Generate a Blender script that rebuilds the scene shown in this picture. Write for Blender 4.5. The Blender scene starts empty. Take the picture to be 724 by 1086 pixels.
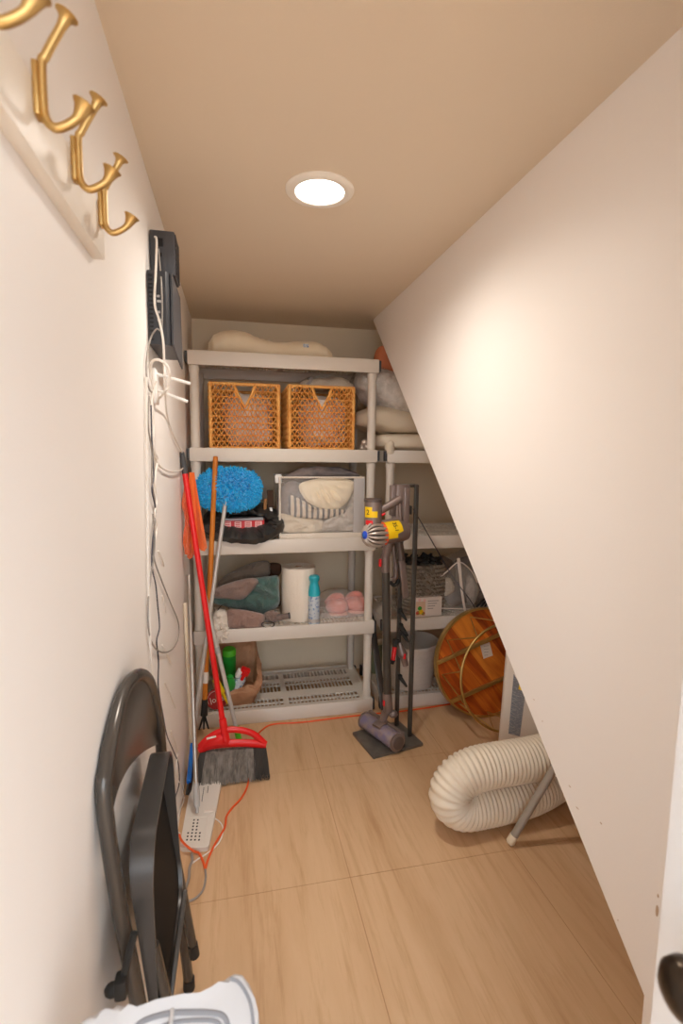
import bpy, bmesh, math, random
from mathutils import Vector, Matrix, noise
random.seed(7)
R = math.radians
C = bpy.context.scene.collection
SC = bpy.context.scene

# ------------------------------------------------------------------ camera model (used to measure places in the room)
FPX, PITCH, YAW, ROLL, CAMZ = 531.27, .1149, .2139, .011, 1.372
_F = Vector((math.sin(YAW)*math.cos(PITCH), math.cos(YAW)*math.cos(PITCH), -math.sin(PITCH)))
_R0 = Vector((math.cos(YAW), -math.sin(YAW), 0)); _U0 = _R0.cross(_F)
_R = math.cos(ROLL)*_R0+math.sin(ROLL)*_U0; _U = -math.sin(ROLL)*_R0+math.cos(ROLL)*_U0
CAM = Vector((0, 0, CAMZ))
def P(u, v, **k):
    """point of the room at a known depth (y=), height (z=) or distance from the side wall (x=)"""
    d = _F+_R*((u-362)/FPX)+_U*((543-v)/FPX)
    a, val = list(k.items())[0]; i = 'xyz'.index(a)
    return CAM+d*((val-CAM[i])/d[i])

# ------------------------------------------------------------------ materials
def mat(name, col, rough=.5, metal=0, col2=None, nscale=8, stretch=(1, 1, 1), bump=0, bscale=60, bstretch=(1, 1, 1),
        alpha=1, spec=.5, sheen=0, coat=0, emit=None, trans=0, detail=4, lo=.35, hi=.65):
    m = bpy.data.materials.new(name); m.use_nodes = True
    nt = m.node_tree; b = nt.nodes['Principled BSDF']
    def lin(c): return tuple(((x/255)/12.92 if x/255 <= .04045 else ((x/255+.055)/1.055)**2.4) for x in c)+(1,)
    b.inputs['Base Color'].default_value = lin(col)
    b.inputs['Roughness'].default_value = rough; b.inputs['Metallic'].default_value = metal
    b.inputs['Alpha'].default_value = alpha; b.inputs['Specular IOR Level'].default_value = spec
    b.inputs['Sheen Weight'].default_value = sheen; b.inputs['Coat Weight'].default_value = coat
    b.inputs['Transmission Weight'].default_value = trans
    if emit:
        b.inputs['Emission Color'].default_value = emit[0]+(1,); b.inputs['Emission Strength'].default_value = emit[1]
    def coords(scale, st):
        tc = nt.nodes.new('ShaderNodeTexCoord'); mp = nt.nodes.new('ShaderNodeMapping')
        mp.inputs['Scale'].default_value = st
        nt.links.new(tc.outputs['Object'], mp.inputs['Vector'])
        n = nt.nodes.new('ShaderNodeTexNoise'); n.inputs['Scale'].default_value = scale; n.inputs['Detail'].default_value = detail
        nt.links.new(mp.outputs['Vector'], n.inputs['Vector']); return n
    if col2:
        n = coords(nscale, stretch); cr = nt.nodes.new('ShaderNodeValToRGB')
        cr.color_ramp.elements[0].position = lo; cr.color_ramp.elements[1].position = hi
        cr.color_ramp.elements[0].color = lin(col); cr.color_ramp.elements[1].color = lin(col2)
        nt.links.new(n.outputs['Fac'], cr.inputs['Fac']); nt.links.new(cr.outputs['Color'], b.inputs['Base Color'])
    if bump:
        n = coords(bscale, bstretch); bp = nt.nodes.new('ShaderNodeBump'); bp.inputs['Strength'].default_value = bump
        bp.inputs['Distance'].default_value = .01
        nt.links.new(n.outputs['Fac'], bp.inputs['Height']); nt.links.new(bp.outputs['Normal'], b.inputs['Normal'])
    return m

M = {}
M['wall'] = mat('wall_paint', (240, 236, 232), .55, bump=.05, bscale=220, spec=.3)
M['wall_right'] = mat('wall_paint_smooth', (241, 236, 231), .5, bump=.03, bscale=220, spec=.3)
M['ceil'] = mat('ceiling_bounce_tint', (226, 211, 190), .8, bump=.04, bscale=200, spec=.2)  # wall paint with the floor's warm bounce tinted into the colour
M['backwall'] = mat('back_wall_paint', (238, 224, 198), .7, bump=.05, bscale=200, spec=.2)
M['resin'] = mat('grey_resin', (222, 214, 203), .42, bump=.03, bscale=300)
M['resin_post'] = mat('grey_resin_post', (218, 210, 199), .42)
M['clip'] = mat('dark_clip', (70, 70, 72), .5)
M['brass'] = mat('brushed_gold', (206, 172, 112), .42, 1)
M['brass2'] = mat('antique_brass', (206, 172, 104), .34, .8)
M['white_paint'] = mat('white_board', (240, 234, 224), .45)
M['white_plastic'] = mat('white_plastic', (238, 236, 232), .35)
M['stool'] = mat('pale_grey_plastic', (184, 182, 182), .4)
M['grey_plastic'] = mat('grey_plastic', (178, 176, 174), .4)
M['groove'] = mat('dark_grey_rubber', (120, 120, 124), .6)
M['elec'] = mat('charcoal_plastic', (66, 66, 70), .45)
M['elec2'] = mat('dark_plastic', (46, 47, 52), .4)
M['slot'] = mat('black_slot', (14, 14, 15), .7)
M['cable_w'] = mat('white_cable', (232, 226, 218), .45)
M['cable_g'] = mat('grey_cable', (150, 143, 136), .45)
M['cable_d'] = mat('navy_cable', (58, 58, 72), .45)
M['black_metal'] = mat('black_satin_metal', (76, 73, 71), .3, .35, spec=.6)
M['black_tube'] = mat('black_tube', (84, 79, 74), .27, .5)
M['black_shade'] = mat('black_paint_shaded', (22, 21, 21), .7, spec=.25, bump=.2, bscale=400)  # the chair's own black, darkened for the shade in the seat hollow
M['black_rubber'] = mat('black_rubber', (30, 29, 28), .6)
M['wicker'] = mat('honey_wicker', (246, 190, 108), .5, col2=(232, 160, 78), nscale=40, bump=.3, bscale=260)
M['cream'] = mat('cream_foam', (246, 232, 204), .8, bump=.12, bscale=40, sheen=.2)
M['liner'] = mat('white_bag', (232, 226, 220), .35, bump=.5, bscale=30)
M['bedding'] = mat('grey_quilted', (180, 172, 163), .85, col2=(214, 206, 198), nscale=30, bump=.8, bscale=34, sheen=.2)
M['beige_bag'] = mat('beige_cloth', (206, 192, 170), .8, bump=.35, bscale=22)
M['cream_quilt'] = mat('cream_quilt', (222, 210, 190), .8, bump=.4, bscale=26)
M['salmon'] = mat('salmon_fabric', (196, 118, 82), .7, bump=.3, bscale=22)
M['plastic_wrap'] = mat('clear_film', (235, 235, 235), .12, alpha=.2, bump=.7, bscale=26, spec=.8)
M['plastic_wrap2'] = mat('clear_vinyl', (236, 232, 226), .16, alpha=.20, bump=.6, bscale=16, spec=.9)
M['mesh_grey'] = mat('pale_grey_mesh', (188, 184, 182), .7, bump=.2, bscale=300)
M['blue_fluff'] = mat('turquoise_chenille', (10, 168, 232), .9, col2=(36, 192, 244), nscale=60, sheen=.4)
M['black_bag'] = mat('black_ripstop', (54, 52, 50), .38, bump=.6, bscale=24, spec=.6)
M['red_print'] = mat('red_print', (206, 30, 40), .4)
M['pink_print'] = mat('pale_pink_print', (240, 196, 192), .5)
M['grey_card'] = mat('grey_card', (170, 170, 174), .5)
M['taupe'] = mat('taupe_towel', (136, 120, 106), .95, bump=.6, bscale=180, sheen=.4)
M['mauve'] = mat('mauve_towel', (142, 118, 108), .95, bump=.6, bscale=180, sheen=.4)
M['mauve2'] = mat('rose_brown_towel', (160, 128, 116), .95, bump=.6, bscale=180, sheen=.4)
M['teal'] = mat('teal_fleece', (76, 108, 102), .95, bump=.5, bscale=120, sheen=.5)
M['white_towel'] = mat('white_terry', (232, 222, 208), .95, bump=.6, bscale=160, sheen=.3)
M['paper'] = mat('paper_roll', (240, 228, 212), .9, bump=.25, bscale=140)
M['aqua'] = mat('aqua_cap', (40, 178, 196), .35)
M['can'] = mat('can_print', (204, 214, 222), .35, col2=(120, 150, 190), nscale=70, lo=.55, hi=.6)
M['pink'] = mat('pink_fleece', (240, 156, 142), .95, bump=.7, bscale=110, sheen=.5)
M['pink_sole'] = mat('pale_pink_sole', (244, 206, 190), .8)
M['kraft'] = mat('kraft_paper', (192, 146, 110), .75, col2=(172, 124, 90), nscale=14, bump=1, bscale=22)
M['logo_red'] = mat('dark_red_print', (168, 36, 32), .6)
M['logo_white'] = mat('white_print', (236, 226, 216), .6)
M['green'] = mat('green_plastic', (36, 160, 56), .35)
M['green2'] = mat('bright_green_plastic', (92, 208, 50), .4)
M['blue_label'] = mat('blue_label', (62, 84, 120), .4, col2=(170, 160, 150), nscale=60, lo=.55, hi=.6)
M['red'] = mat('red_plastic', (224, 24, 24), .32)
M['yellow'] = mat('yellow_plastic', (242, 208, 26), .4)
M['sticker_y'] = mat('yellow_sticker', (244, 202, 14), .5)
M['bristle'] = mat('grey_bristle', (158, 149, 139), .7, col2=(112, 104, 96), nscale=60, stretch=(1, 1, .1))
M['bristle_d'] = mat('dark_bristle', (72, 67, 62), .7)
M['steel'] = mat('satin_steel', (196, 190, 182), .3, .8)
M['silver'] = mat('silver_paint', (206, 202, 196), .35, .3)
M['wood_pole'] = mat('orange_wood', (214, 130, 36), .45, col2=(190, 104, 22), nscale=12, stretch=(1, 1, .1))
M['orange_cloth'] = mat('orange_microfibre', (238, 112, 44), .95, bump=.5, bscale=200, sheen=.3)
M['orange_cord'] = mat('orange_cord', (232, 92, 36), .45)
M['blue'] = mat('blue_plastic', (24, 108, 196), .4)
M['tray'] = mat('white_panel', (226, 220, 210), .45)
M['vac_grey'] = mat('warm_grey_plastic', (130, 114, 108), .32, .35)
M['vac_dark'] = mat('grey_brown_plastic', (98, 86, 80), .38, .25)
M['nickel'] = mat('nickel_grey', (206, 194, 184), .3, .55)
M['vac_blue'] = mat('vac_blue', (40, 82, 208), .35)
M['vac_red'] = mat('vac_red', (228, 30, 36), .35)
M['orange_red'] = mat('orange_red', (224, 92, 48), .4)
M['stand_black'] = mat('stand_black', (76, 71, 65), .42, .3)
M['base_grey'] = mat('slate_base', (84, 78, 72), .35, .1, col2=(104, 98, 90), nscale=18)
M['roller'] = mat('purple_roller', (122, 114, 140), .25, .1, col2=(150, 132, 126), nscale=26, coat=.6)
M['ink'] = mat('black_ink', (26, 24, 22), .6)
M['jute'] = mat('grey_braid', (164, 152, 138), .9, col2=(134, 122, 108), nscale=30, bump=.6, bscale=140)
M['dark_stuff'] = mat('charcoal_fabric', (42, 40, 38), .9, bump=.6, bscale=40)
M['carton'] = mat('white_carton', (236, 224, 214), .6)
M['print_mix'] = mat('fruit_print', (206, 60, 46), .5, col2=(130, 160, 60), nscale=60, lo=.45, hi=.55)
M['print_tan'] = mat('tan_print', (222, 190, 160), .5)
M['print_grey'] = mat('grey_print', (168, 158, 152), .6)
M['bag_stuff'] = mat('slate_fabric', (96, 92, 96), .8, col2=(140, 128, 124), nscale=12, bump=.4, bscale=24)
M['brown_stuff'] = mat('brown_fluff', (124, 104, 90), .9, bump=.6, bscale=60)
M['hamper'] = mat('pale_canvas', (222, 214, 204), .8, bump=.25, bscale=200)
M['hamper_in'] = mat('grey_lining', (176, 170, 162), .85)
M['jar'] = mat('sage_plastic', (122, 132, 108), .5)
M['ac'] = mat('white_casing', (226, 218, 208), .4)
M['slate_label'] = mat('slate_label', (128, 132, 140), .45, col2=(156, 160, 166), nscale=90, stretch=(1, 1, 3), lo=.5, hi=.6)
M['hose'] = mat('ivory_duct', (232, 220, 200), .45)
M['pole_grey'] = mat('grey_paint', (158, 148, 136), .45)
M['ivory'] = mat('ivory_cap', (228, 214, 190), .45)
M['sticker'] = mat('white_sticker', (236, 226, 214), .5)
M['stripe'] = mat('ticking_stripe', (226, 214, 196), .85)
M['bronze'] = mat('dark_bronze', (62, 52, 42), .28, .85)
M['door'] = mat('door_paint', (226, 226, 226), .4, spec=.4)
M['brush_hair'] = mat('dark_brush_hair', (74, 48, 30), .8)
M['tan_rod'] = mat('tan_wood', (172, 120, 70), .5)
M['scuff'] = mat('tan_scuff', (190, 164, 138), .7)
M['floor'] = None
M['wood_table'] = None

def set_floor():
    m = bpy.data.materials.new('travertine_tile'); m.use_nodes = True; nt = m.node_tree; b = nt.nodes['Principled BSDF']
    N, L = nt.nodes.new, nt.links.new
    tc = N('ShaderNodeTexCoord')
    def nz(sc, st, det=6, rough=.6):
        mp = N('ShaderNodeMapping'); mp.inputs['Scale'].default_value = st; L(tc.outputs['Object'], mp.inputs['Vector'])
        n = N('ShaderNodeTexNoise'); n.inputs['Scale'].default_value = sc; n.inputs['Detail'].default_value = det; n.inputs['Roughness'].default_value = rough
        n.inputs['Distortion'].default_value = .4
        L(mp.outputs['Vector'], n.inputs['Vector']); return n
    a = nz(2.6, (2.4, .34, 1)); c = nz(15, (2.4, .16, 1), 6, .7); d = nz(9, (1, .4, 1))
    cr = N('ShaderNodeValToRGB'); e = cr.color_ramp.elements
    e[0].position = .28; e[0].color = (.54, .335, .180, 1); e[1].position = .74; e[1].color = (.70, .485, .295, 1)
    x = e.new(.5); x.color = (.63, .415, .238, 1)
    L(a.outputs['Fac'], cr.inputs['Fac'])
    cr2 = N('ShaderNodeValToRGB'); e = cr2.color_ramp.elements
    e[0].position = .30; e[0].color = (.76, .66, .56, 1); e[1].position = .50; e[1].color = (1.02, 1.02, 1.02, 1)
    L(c.outputs['Fac'], cr2.inputs['Fac'])
    mx = N('ShaderNodeMix'); mx.data_type = 'RGBA'; mx.blend_type = 'MULTIPLY'; mx.inputs['Factor'].default_value = .6
    L(cr.outputs['Color'], mx.inputs['A']); L(cr2.outputs['Color'], mx.inputs['B'])
    L(mx.outputs['Result'], b.inputs['Base Color'])
    mr = N('ShaderNodeMapRange'); mr.inputs['To Min'].default_value = .38; mr.inputs['To Max'].default_value = .55
    L(d.outputs['Fac'], mr.inputs['Value']); L(mr.outputs['Result'], b.inputs['Roughness'])
    b.inputs['Specular IOR Level'].default_value = .35
    bp = N('ShaderNodeBump'); bp.inputs['Strength'].default_value = .06; bp.inputs['Distance'].default_value = .004
    L(c.outputs['Fac'], bp.inputs['Height']); L(bp.outputs['Normal'], b.inputs['Normal'])
    return m
M['floor'] = set_floor()
M['grout'] = mat('tile_joint', (172, 128, 84), .8)

def set_wood():
    m = bpy.data.materials.new('acacia_wood'); m.use_nodes = True; nt = m.node_tree; b = nt.nodes['Principled BSDF']
    N, L = nt.nodes.new, nt.links.new
    tc = N('ShaderNodeTexCoord'); mp = N('ShaderNodeMapping'); mp.inputs['Rotation'].default_value = (0, R(38), 0)
    L(tc.outputs['Object'], mp.inputs['Vector'])
    sp = N('ShaderNodeSeparateXYZ'); L(mp.outputs['Vector'], sp.inputs['Vector'])
    # boards about 7 cm wide
    mu = N('ShaderNodeMath'); mu.operation = 'MULTIPLY'; mu.inputs[1].default_value = 15; L(sp.outputs['X'], mu.inputs[0])
    fl = N('ShaderNodeMath'); fl.operation = 'FLOOR'; L(mu.outputs[0], fl.inputs[0])
    wn = N('ShaderNodeTexWhiteNoise'); wn.noise_dimensions = '1D'; L(fl.outputs[0], wn.inputs['W'])
    mp2 = N('ShaderNodeMapping'); mp2.inputs['Scale'].default_value = (16, 4, 2.2); L(mp.outputs['Vector'], mp2.inputs['Vector'])
    ns = N('ShaderNodeTexNoise'); ns.inputs['Scale'].default_value = 1.4; ns.inputs['Detail'].default_value = 6; ns.inputs['Distortion'].default_value = 1.2
    L(mp2.outputs['Vector'], ns.inputs['Vector'])
    ad = N('ShaderNodeMath'); ad.operation = 'MULTIPLY_ADD'; ad.inputs[1].default_value = .42; L(wn.outputs['Value'], ad.inputs[0]); L(ns.outputs['Fac'], ad.inputs[2])
    cr = N('ShaderNodeValToRGB'); e = cr.color_ramp.elements
    e[0].position = .36; e[0].color = (.24, .036, .006, 1); e[1].position = 1.05 if 0 else 1.0; e[1].color = (.86, .30, .04, 1)
    x = e.new(.62); x.color = (.56, .115, .014, 1)
    L(ad.outputs[0], cr.inputs['Fac']); L(cr.outputs['Color'], b.inputs['Base Color'])
    b.inputs['Roughness'].default_value = .33
    return m
M['wood_table'] = set_wood()

def set_stripe():
    m = M['stripe']; nt = m.node_tree; b = nt.nodes['Principled BSDF']; N, L = nt.nodes.new, nt.links.new
    tc = N('ShaderNodeTexCoord'); w = N('ShaderNodeTexWave'); w.inputs['Scale'].default_value = 11; w.inputs['Distortion'].default_value = 1.2
    cr = N('ShaderNodeValToRGB'); e = cr.color_ramp.elements; cr.color_ramp.interpolation = 'CONSTANT'
    e[0].position = 0; e[0].color = (.13, .13, .14, 1); e[1].position = .4; e[1].color = (.70, .60, .48, 1)
    L(tc.outputs['Object'], w.inputs['Vector']); L(w.outputs['Fac'], cr.inputs['Fac']); L(cr.outputs['Color'], b.inputs['Base Color'])
set_stripe()

# ------------------------------------------------------------------ mesh helpers
ORG = {}
def V(*a): return Vector(a)
def catmull(pts, k=6, closed=False):
    pts = [Vector(p) for p in pts]; n = len(pts); out = []
    rng = range(n) if closed else range(n-1)
    for i in rng:
        if closed: a, b, c, d = pts[(i-1) % n], pts[i], pts[(i+1) % n], pts[(i+2) % n]
        else: a, b, c, d = pts[max(i-1, 0)], pts[i], pts[i+1], pts[min(i+2, n-1)]
        for j in range(k):
            t = j/k
            out.append(.5*((2*b)+(-a+c)*t+(2*a-5*b+4*c-d)*t*t+(-a+3*b-3*c+d)*t**3))
    if not closed: out.append(pts[-1])
    return out

class MB:
    def __init__(s): s.bm = bmesh.new()
    def box(s, lo, hi, rot=None, pivot=None, bev=0):
        lo, hi = Vector(lo), Vector(hi)
        g = bmesh.ops.create_cube(s.bm, size=1)['verts']
        c = (lo+hi)/2; d = hi-lo
        for v in g: v.co = Vector((v.co.x*d.x, v.co.y*d.y, v.co.z*d.z))
        if bev:
            ed = list({e for v in g for e in v.link_edges})
            r = bmesh.ops.bevel(s.bm, geom=ed, offset=bev, segments=2, affect='EDGES', profile=.5)
            g = list(set(r['verts']) | {v for v in g if v.is_valid})
        for v in g: v.co = v.co+c
        if rot is not None:
            pv = Vector(pivot) if pivot is not None else c
            for v in g: v.co = pv+rot@(v.co-pv)
        return g
    def bar(s, a, b, w, h, up=(0, 0, 1), bev=0):
        """box of section w x h from a to b"""
        a, b = Vector(a), Vector(b); d = b-a; L = d.length; d.normalize()
        x = d.cross(Vector(up))
        if x.length < 1e-6: x = d.cross(Vector((1, 0, 0)))
        x.normalize(); u = x.cross(d)
        g = s.box((-w/2, -L/2, -h/2), (w/2, L/2, h/2), bev=bev)
        m = Matrix((x, d, u)).transposed(); c = (a+b)/2
        for v in g: v.co = c+m@v.co
        return g
    def tube(s, pts, r, n=10, caps=True, closed=False, flat=1, up=None):
        pts = [Vector(p) for p in pts]; m = len(pts)
        rr = r if isinstance(r, (list, tuple)) else [r]*m
        tang = []
        for i in range(m):
            if closed: t = pts[(i+1) % m]-pts[i-1]
            else: t = pts[min(i+1, m-1)]-pts[max(i-1, 0)]
            tang.append(t.normalized() if t.length > 1e-9 else Vector((0, 0, 1)))
        t = tang[0]; nrm = t.cross(Vector(up) if up else Vector((0, 0, 1)))
        if nrm.length < 1e-3: nrm = t.cross(Vector((0, 1, 0)))
        nrm.normalize(); rings = []
        for i in range(m):
            t = tang[i]; nrm = (nrm-t*nrm.dot(t))
            if nrm.length < 1e-6: nrm = t.orthogonal()
            nrm.normalize(); b = t.cross(nrm)
            rings.append([s.bm.verts.new(pts[i]+rr[i]*(nrm*math.cos(2*math.pi*k/n)+b*flat*math.sin(2*math.pi*k/n))) for k in range(n)])
        for i in range(m if closed else m-1):
            A, B = rings[i], rings[(i+1) % m]
            for k in range(n): s.bm.faces.new((A[k], A[(k+1) % n], B[(k+1) % n], B[k]))
        if caps and not closed:
            s.bm.faces.new(rings[0][::-1]); s.bm.faces.new(rings[-1])
        return [v for q in rings for v in q]
    def lathe(s, prof, c=(0, 0, 0), axis=(0, 0, 1), n=24, closed=False, ang0=0):
        c = Vector(c); ax = Vector(axis).normalized(); x = ax.orthogonal().normalized(); y = ax.cross(x); rings = []
        for (r, h) in prof:
            rings.append([s.bm.verts.new(c+ax*h+r*(x*math.cos(ang0+2*math.pi*k/n)+y*math.sin(ang0+2*math.pi*k/n))) for k in range(n)])
        m = len(rings)
        for i in range(m if closed else m-1):
            A, B = rings[i], rings[(i+1) % m]
            for k in range(n): s.bm.faces.new((A[k], A[(k+1) % n], B[(k+1) % n], B[k]))
        if not closed:
            if prof[0][0] > 1e-5: s.bm.faces.new(rings[0][::-1])
            if prof[-1][0] > 1e-5: s.bm.faces.new(rings[-1])
        return [v for q in rings for v in q]
    def prism(s, poly, off):
        """poly: list of points, extruded by vector off"""
        off = Vector(off); a = [s.bm.verts.new(Vector(p)) for p in poly]; b = [s.bm.verts.new(Vector(p)+off) for p in poly]; n = len(a)
        s.bm.faces.new(a); s.bm.faces.new(b[::-1])
        for k in range(n): s.bm.faces.new((a[k], b[k], b[(k+1) % n], a[(k+1) % n]))
        return a+b
    def puff(s, outline, thick, dirv=(0, -1, 0), k=12, sm=7, wr=.0, ws=18, pw=.5, seed=0, back=1.0, fold=None):
        """soft filled shape: closed outline (3D points), bulging by thick along dirv"""
        o = catmull(outline, sm, True); n = len(o); d = Vector(dirv).normalized(); c = sum(o, Vector())/n
        def layer(sgn, bulge):
            rings = []
            for j in range(1, k+1):
                q = 1-j/k
                h = bulge*(max(0, 1-q*q))**pw
                row = []
                if j == k: pts = [c]
                else: pts = [c+(p-c)*q for p in o]
                for p in pts:
                    e = noise.noise(p*ws+Vector((seed*3.1, seed, sgn)))*wr+(.5-abs(noise.noise(p*ws*1.7+Vector((seed, 5, 2)))))*wr*.9+noise.noise(p*ws*4+Vector((seed, 3, 8)))*wr*.35
                    if fold: e += fold(p)*(1-q*q)
                    row.append(s.bm.verts.new(p+d*(sgn*h+e*min(1, j*.6))))
                rings.append(row)
            return rings
        rim = [s.bm.verts.new(p) for p in o]
        for sgn, b in ((1, thick), (-1, thick*back)):
            rg = [rim]+layer(sgn, b)
            for a, bb in zip(rg[:-2], rg[1:-1]):
                for i in range(n):
                    f = (a[i], a[(i+1) % n], bb[(i+1) % n], bb[i]); s.bm.faces.new(f if sgn > 0 else f[::-1])
            t = rg[-1][0]
            for i in range(n):
                f = (rg[-2][i], rg[-2][(i+1) % n], t); s.bm.faces.new(f if sgn > 0 else f[::-1])
    def ball(s, c, r, nu=16, nv=10, p=1.0, wr=0, ws=20, seed=0, rot=None):
        """superellipsoid"""
        c = Vector(c); r = Vector(r) if not isinstance(r, (int, float)) else Vector((r, r, r))
        def sg(x, e): return math.copysign(abs(x)**e, x)
        rows = []
        for j in range(nv+1):
            th = -math.pi/2+math.pi*j/nv
            row = []
            for i in range(nu if 0 < j < nv else 1):
                ph = 2*math.pi*i/nu
                q = Vector((sg(math.cos(th), p)*sg(math.cos(ph), p)*r.x, sg(math.cos(th), p)*sg(math.sin(ph), p)*r.y, sg(math.sin(th), p)*r.z))
                if wr: q += q.normalized()*(noise.noise((q+c)*ws+Vector((seed, seed*2, 0)))*wr+(.4-abs(noise.noise((q+c)*ws*2.0+Vector((seed, 1, 7)))))*wr*.8)
                if rot is not None: q = rot@q
                row.append(s.bm.verts.new(c+q))
            rows.append(row)
        for a, b in zip(rows[:-1], rows[1:]):
            for i in range(nu):
                i2 = (i+1) % nu
                if len(a) == 1: s.bm.faces.new((a[0], b[i2], b[i]))
                elif len(b) == 1: s.bm.faces.new((a[i], a[i2], b[0]))
                else: s.bm.faces.new((a[i], a[i2], b[i2], b[i]))
        return [v for q in rows for v in q]
    def sheet(s, rows, thick=.002):
        """grid of points -> thin solid cloth"""
        vs = [[s.bm.verts.new(Vector(p)) for p in r] for r in rows]; fs = []
        for a, b in zip(vs[:-1], vs[1:]):
            for i in range(len(a)-1): fs.append(s.bm.faces.new((a[i], a[i+1], b[i+1], b[i])))
        bmesh.ops.recalc_face_normals(s.bm, faces=fs)
        bmesh.ops.solidify(s.bm, geom=fs, thickness=thick)
    def build(s, name, m, parent=None, origin=None, ang=40, fixn=True):
        if fixn: bmesh.ops.recalc_face_normals(s.bm, faces=s.bm.faces)
        me = bpy.data.meshes.new(name)
        if parent is not None: org = ORG[parent]
        elif origin is not None: org = Vector(origin)
        else:
            xs = [v.co for v in s.bm.verts]
            org = Vector(((min(v.x for v in xs)+max(v.x for v in xs))/2, (min(v.y for v in xs)+max(v.y for v in xs))/2, min(v.z for v in xs)))
        for v in s.bm.verts: v.co -= org
        s.bm.to_mesh(me); s.bm.free()
        me.polygons.foreach_set('use_smooth', [True]*len(me.polygons)); me.set_sharp_from_angle(angle=R(ang))
        me.materials.append(m if not isinstance(m, str) else M[m])
        o = bpy.data.objects.new(name, me); C.objects.link(o)
        if parent is not None: o.parent = parent
        else: o.location = org
        ORG[o] = org
        return o

def tag(o, label, cat, group=None, kind=None):
    o['label'] = label; o['category'] = cat
    if group: o['group'] = group
    if kind: o['kind'] = kind
    return o
def thing(name, loc, label, cat, group=None):
    o = bpy.data.objects.new(name, None); C.objects.link(o); o.location = loc; o.empty_display_size = .05
    ORG[o] = Vector(loc); return tag(o, label, cat, group)
def struct(name, mb, m, parent=None):
    o = mb.build(name, m, parent)
    if parent is None: o['kind'] = 'structure'
    return o
def copy_tree(o, parent=None):
    c = o.copy(); C.objects.link(c)
    if parent is not None: c.parent = parent
    for ch in list(o.children): copy_tree(ch, c)
    return c
def text_mesh(txt, size, mtx, name, m, parent, extr=.0004):
    cu = bpy.data.curves.new('lettering', 'FONT'); cu.body = txt; cu.size = size; cu.extrude = extr; cu.align_x = 'CENTER'; cu.align_y = 'CENTER'
    t = bpy.data.objects.new('lettering', cu); C.objects.link(t)
    bpy.context.view_layer.update()
    me = bpy.data.meshes.new_from_object(t.evaluated_get(bpy.context.evaluated_depsgraph_get()))
    bpy.data.objects.remove(t)
    me.transform(Matrix.Translation(-ORG[parent])@mtx)
    me.materials.clear(); me.materials.append(M[m]); me.name = name
    o = bpy.data.objects.new(name, me); C.objects.link(o); o.parent = parent; ORG[o] = ORG[parent]
    return o
def frame(origin, x, y):
    x = Vector(x).normalized(); y = Vector(y); y = (y-x*y.dot(x)).normalized(); z = x.cross(y)
    m = Matrix((x, y, z)).transposed().to_4x4(); m.translation = Vector(origin); return m

# ------------------------------------------------------------------ setting
XL, XR, YB, ZC, XS = -.213, .77, 3.0, 2.113, 1.74
b = MB()
# floor: tiles 0.588 m square with thin joints
TX, TY, T, G = .3565, 1.445, .5855, .0010
b.box((-3.6, -7.0, -.03), (4.4, 3.1, -.0012))
struct_floor = struct('floor', b, 'grout')
b = MB()
for i in range(-3, 4):
    for j in range(-6, 4):
        x0, y0 = TX+i*T, TY+j*T
        x1, y1 = min(x0+T-G, 2.4), min(y0+T-G, 3.1)
        if x0+G >= x1 or y0+G >= y1: continue
        b.box((x0+G, y0+G, -.0012), (x1, y1, 0))
t = struct('floor_tiles', b, 'floor', struct_floor)
b = MB(); b.box((XL-.1, -.4, 0), (XL, YB+.1, ZC+.1)); struct('wall_left', b, 'wall')
b = MB(); b.box((XL-.1, YB, 0), (XS+.1, YB+.1, ZC+.1)); struct('wall_back', b, 'backwall')
b = MB(); b.box((XL-.1, -.4, ZC), (XS+.1, YB+.1, ZC+.1)); struct('ceiling', b, 'ceil')
b = MB(); b.box((XS, -.4, 0), (XS+.1, YB+.1, ZC+.1)); struct('wall_stair', b, 'backwall')
# right wall: cut along the underside of the staircase
def zcut(y): return .33+(y-.716)*(2.122-.33)/(2.79-.716)
b = MB(); b.prism([(XR, -.4, 0), (XR, .716, 0), (XR, .716, .33), (XR, 2.779, ZC), (XR, -.4, ZC)], (.03, 0, 0)); struct('wall_right', b, 'wall_right')
wr_ = bpy.data.objects['wall_right']; ORG[wr_] = wr_.location.copy()
for (u, v, w_, h_) in ((696.5, 966, .0035, .012), (697.5, 950, .002, .004), (655, 976, .0016, .0016), (566, 742, .003, .0012), (575, 765, .0014, .002), (604, 834, .004, .0014), (612, 857, .005, .0014), (637, 873, .0035, .0016)):
    q = P(u, v, x=XR-.0004); b = MB(); b.lathe([(1, 0), (.8, .0003), (0, .0004)], (0, 0, 0), (-1, 0, 0), 14)
    for v_ in b.bm.verts: v_.co = q+Vector((v_.co.x, v_.co.y*w_, v_.co.z*h_))
    b.build('scuff_mark', 'scuff', wr_)
b = MB(); b.prism([(XR+.03, .716, .33), (XR+.03, 2.779, ZC), (XR+.03, 2.70, ZC), (XR+.03, .716, .40)], (XS-XR-.03, 0, 0))
b.box((XR+.03, .66, 0), (XS, .716, .40)); struct('ceiling_slope', b, 'ceil')
b = MB(); b.box((XL, -.4, 2.04), (XR, -.32, ZC)); b.box((.445, -.4, 0), (XR, -.32, 2.04)); struct('wall_front_unseen', b, 'wall')  # unseen; side piece added to narrow the doorway and darken the right wall

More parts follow.
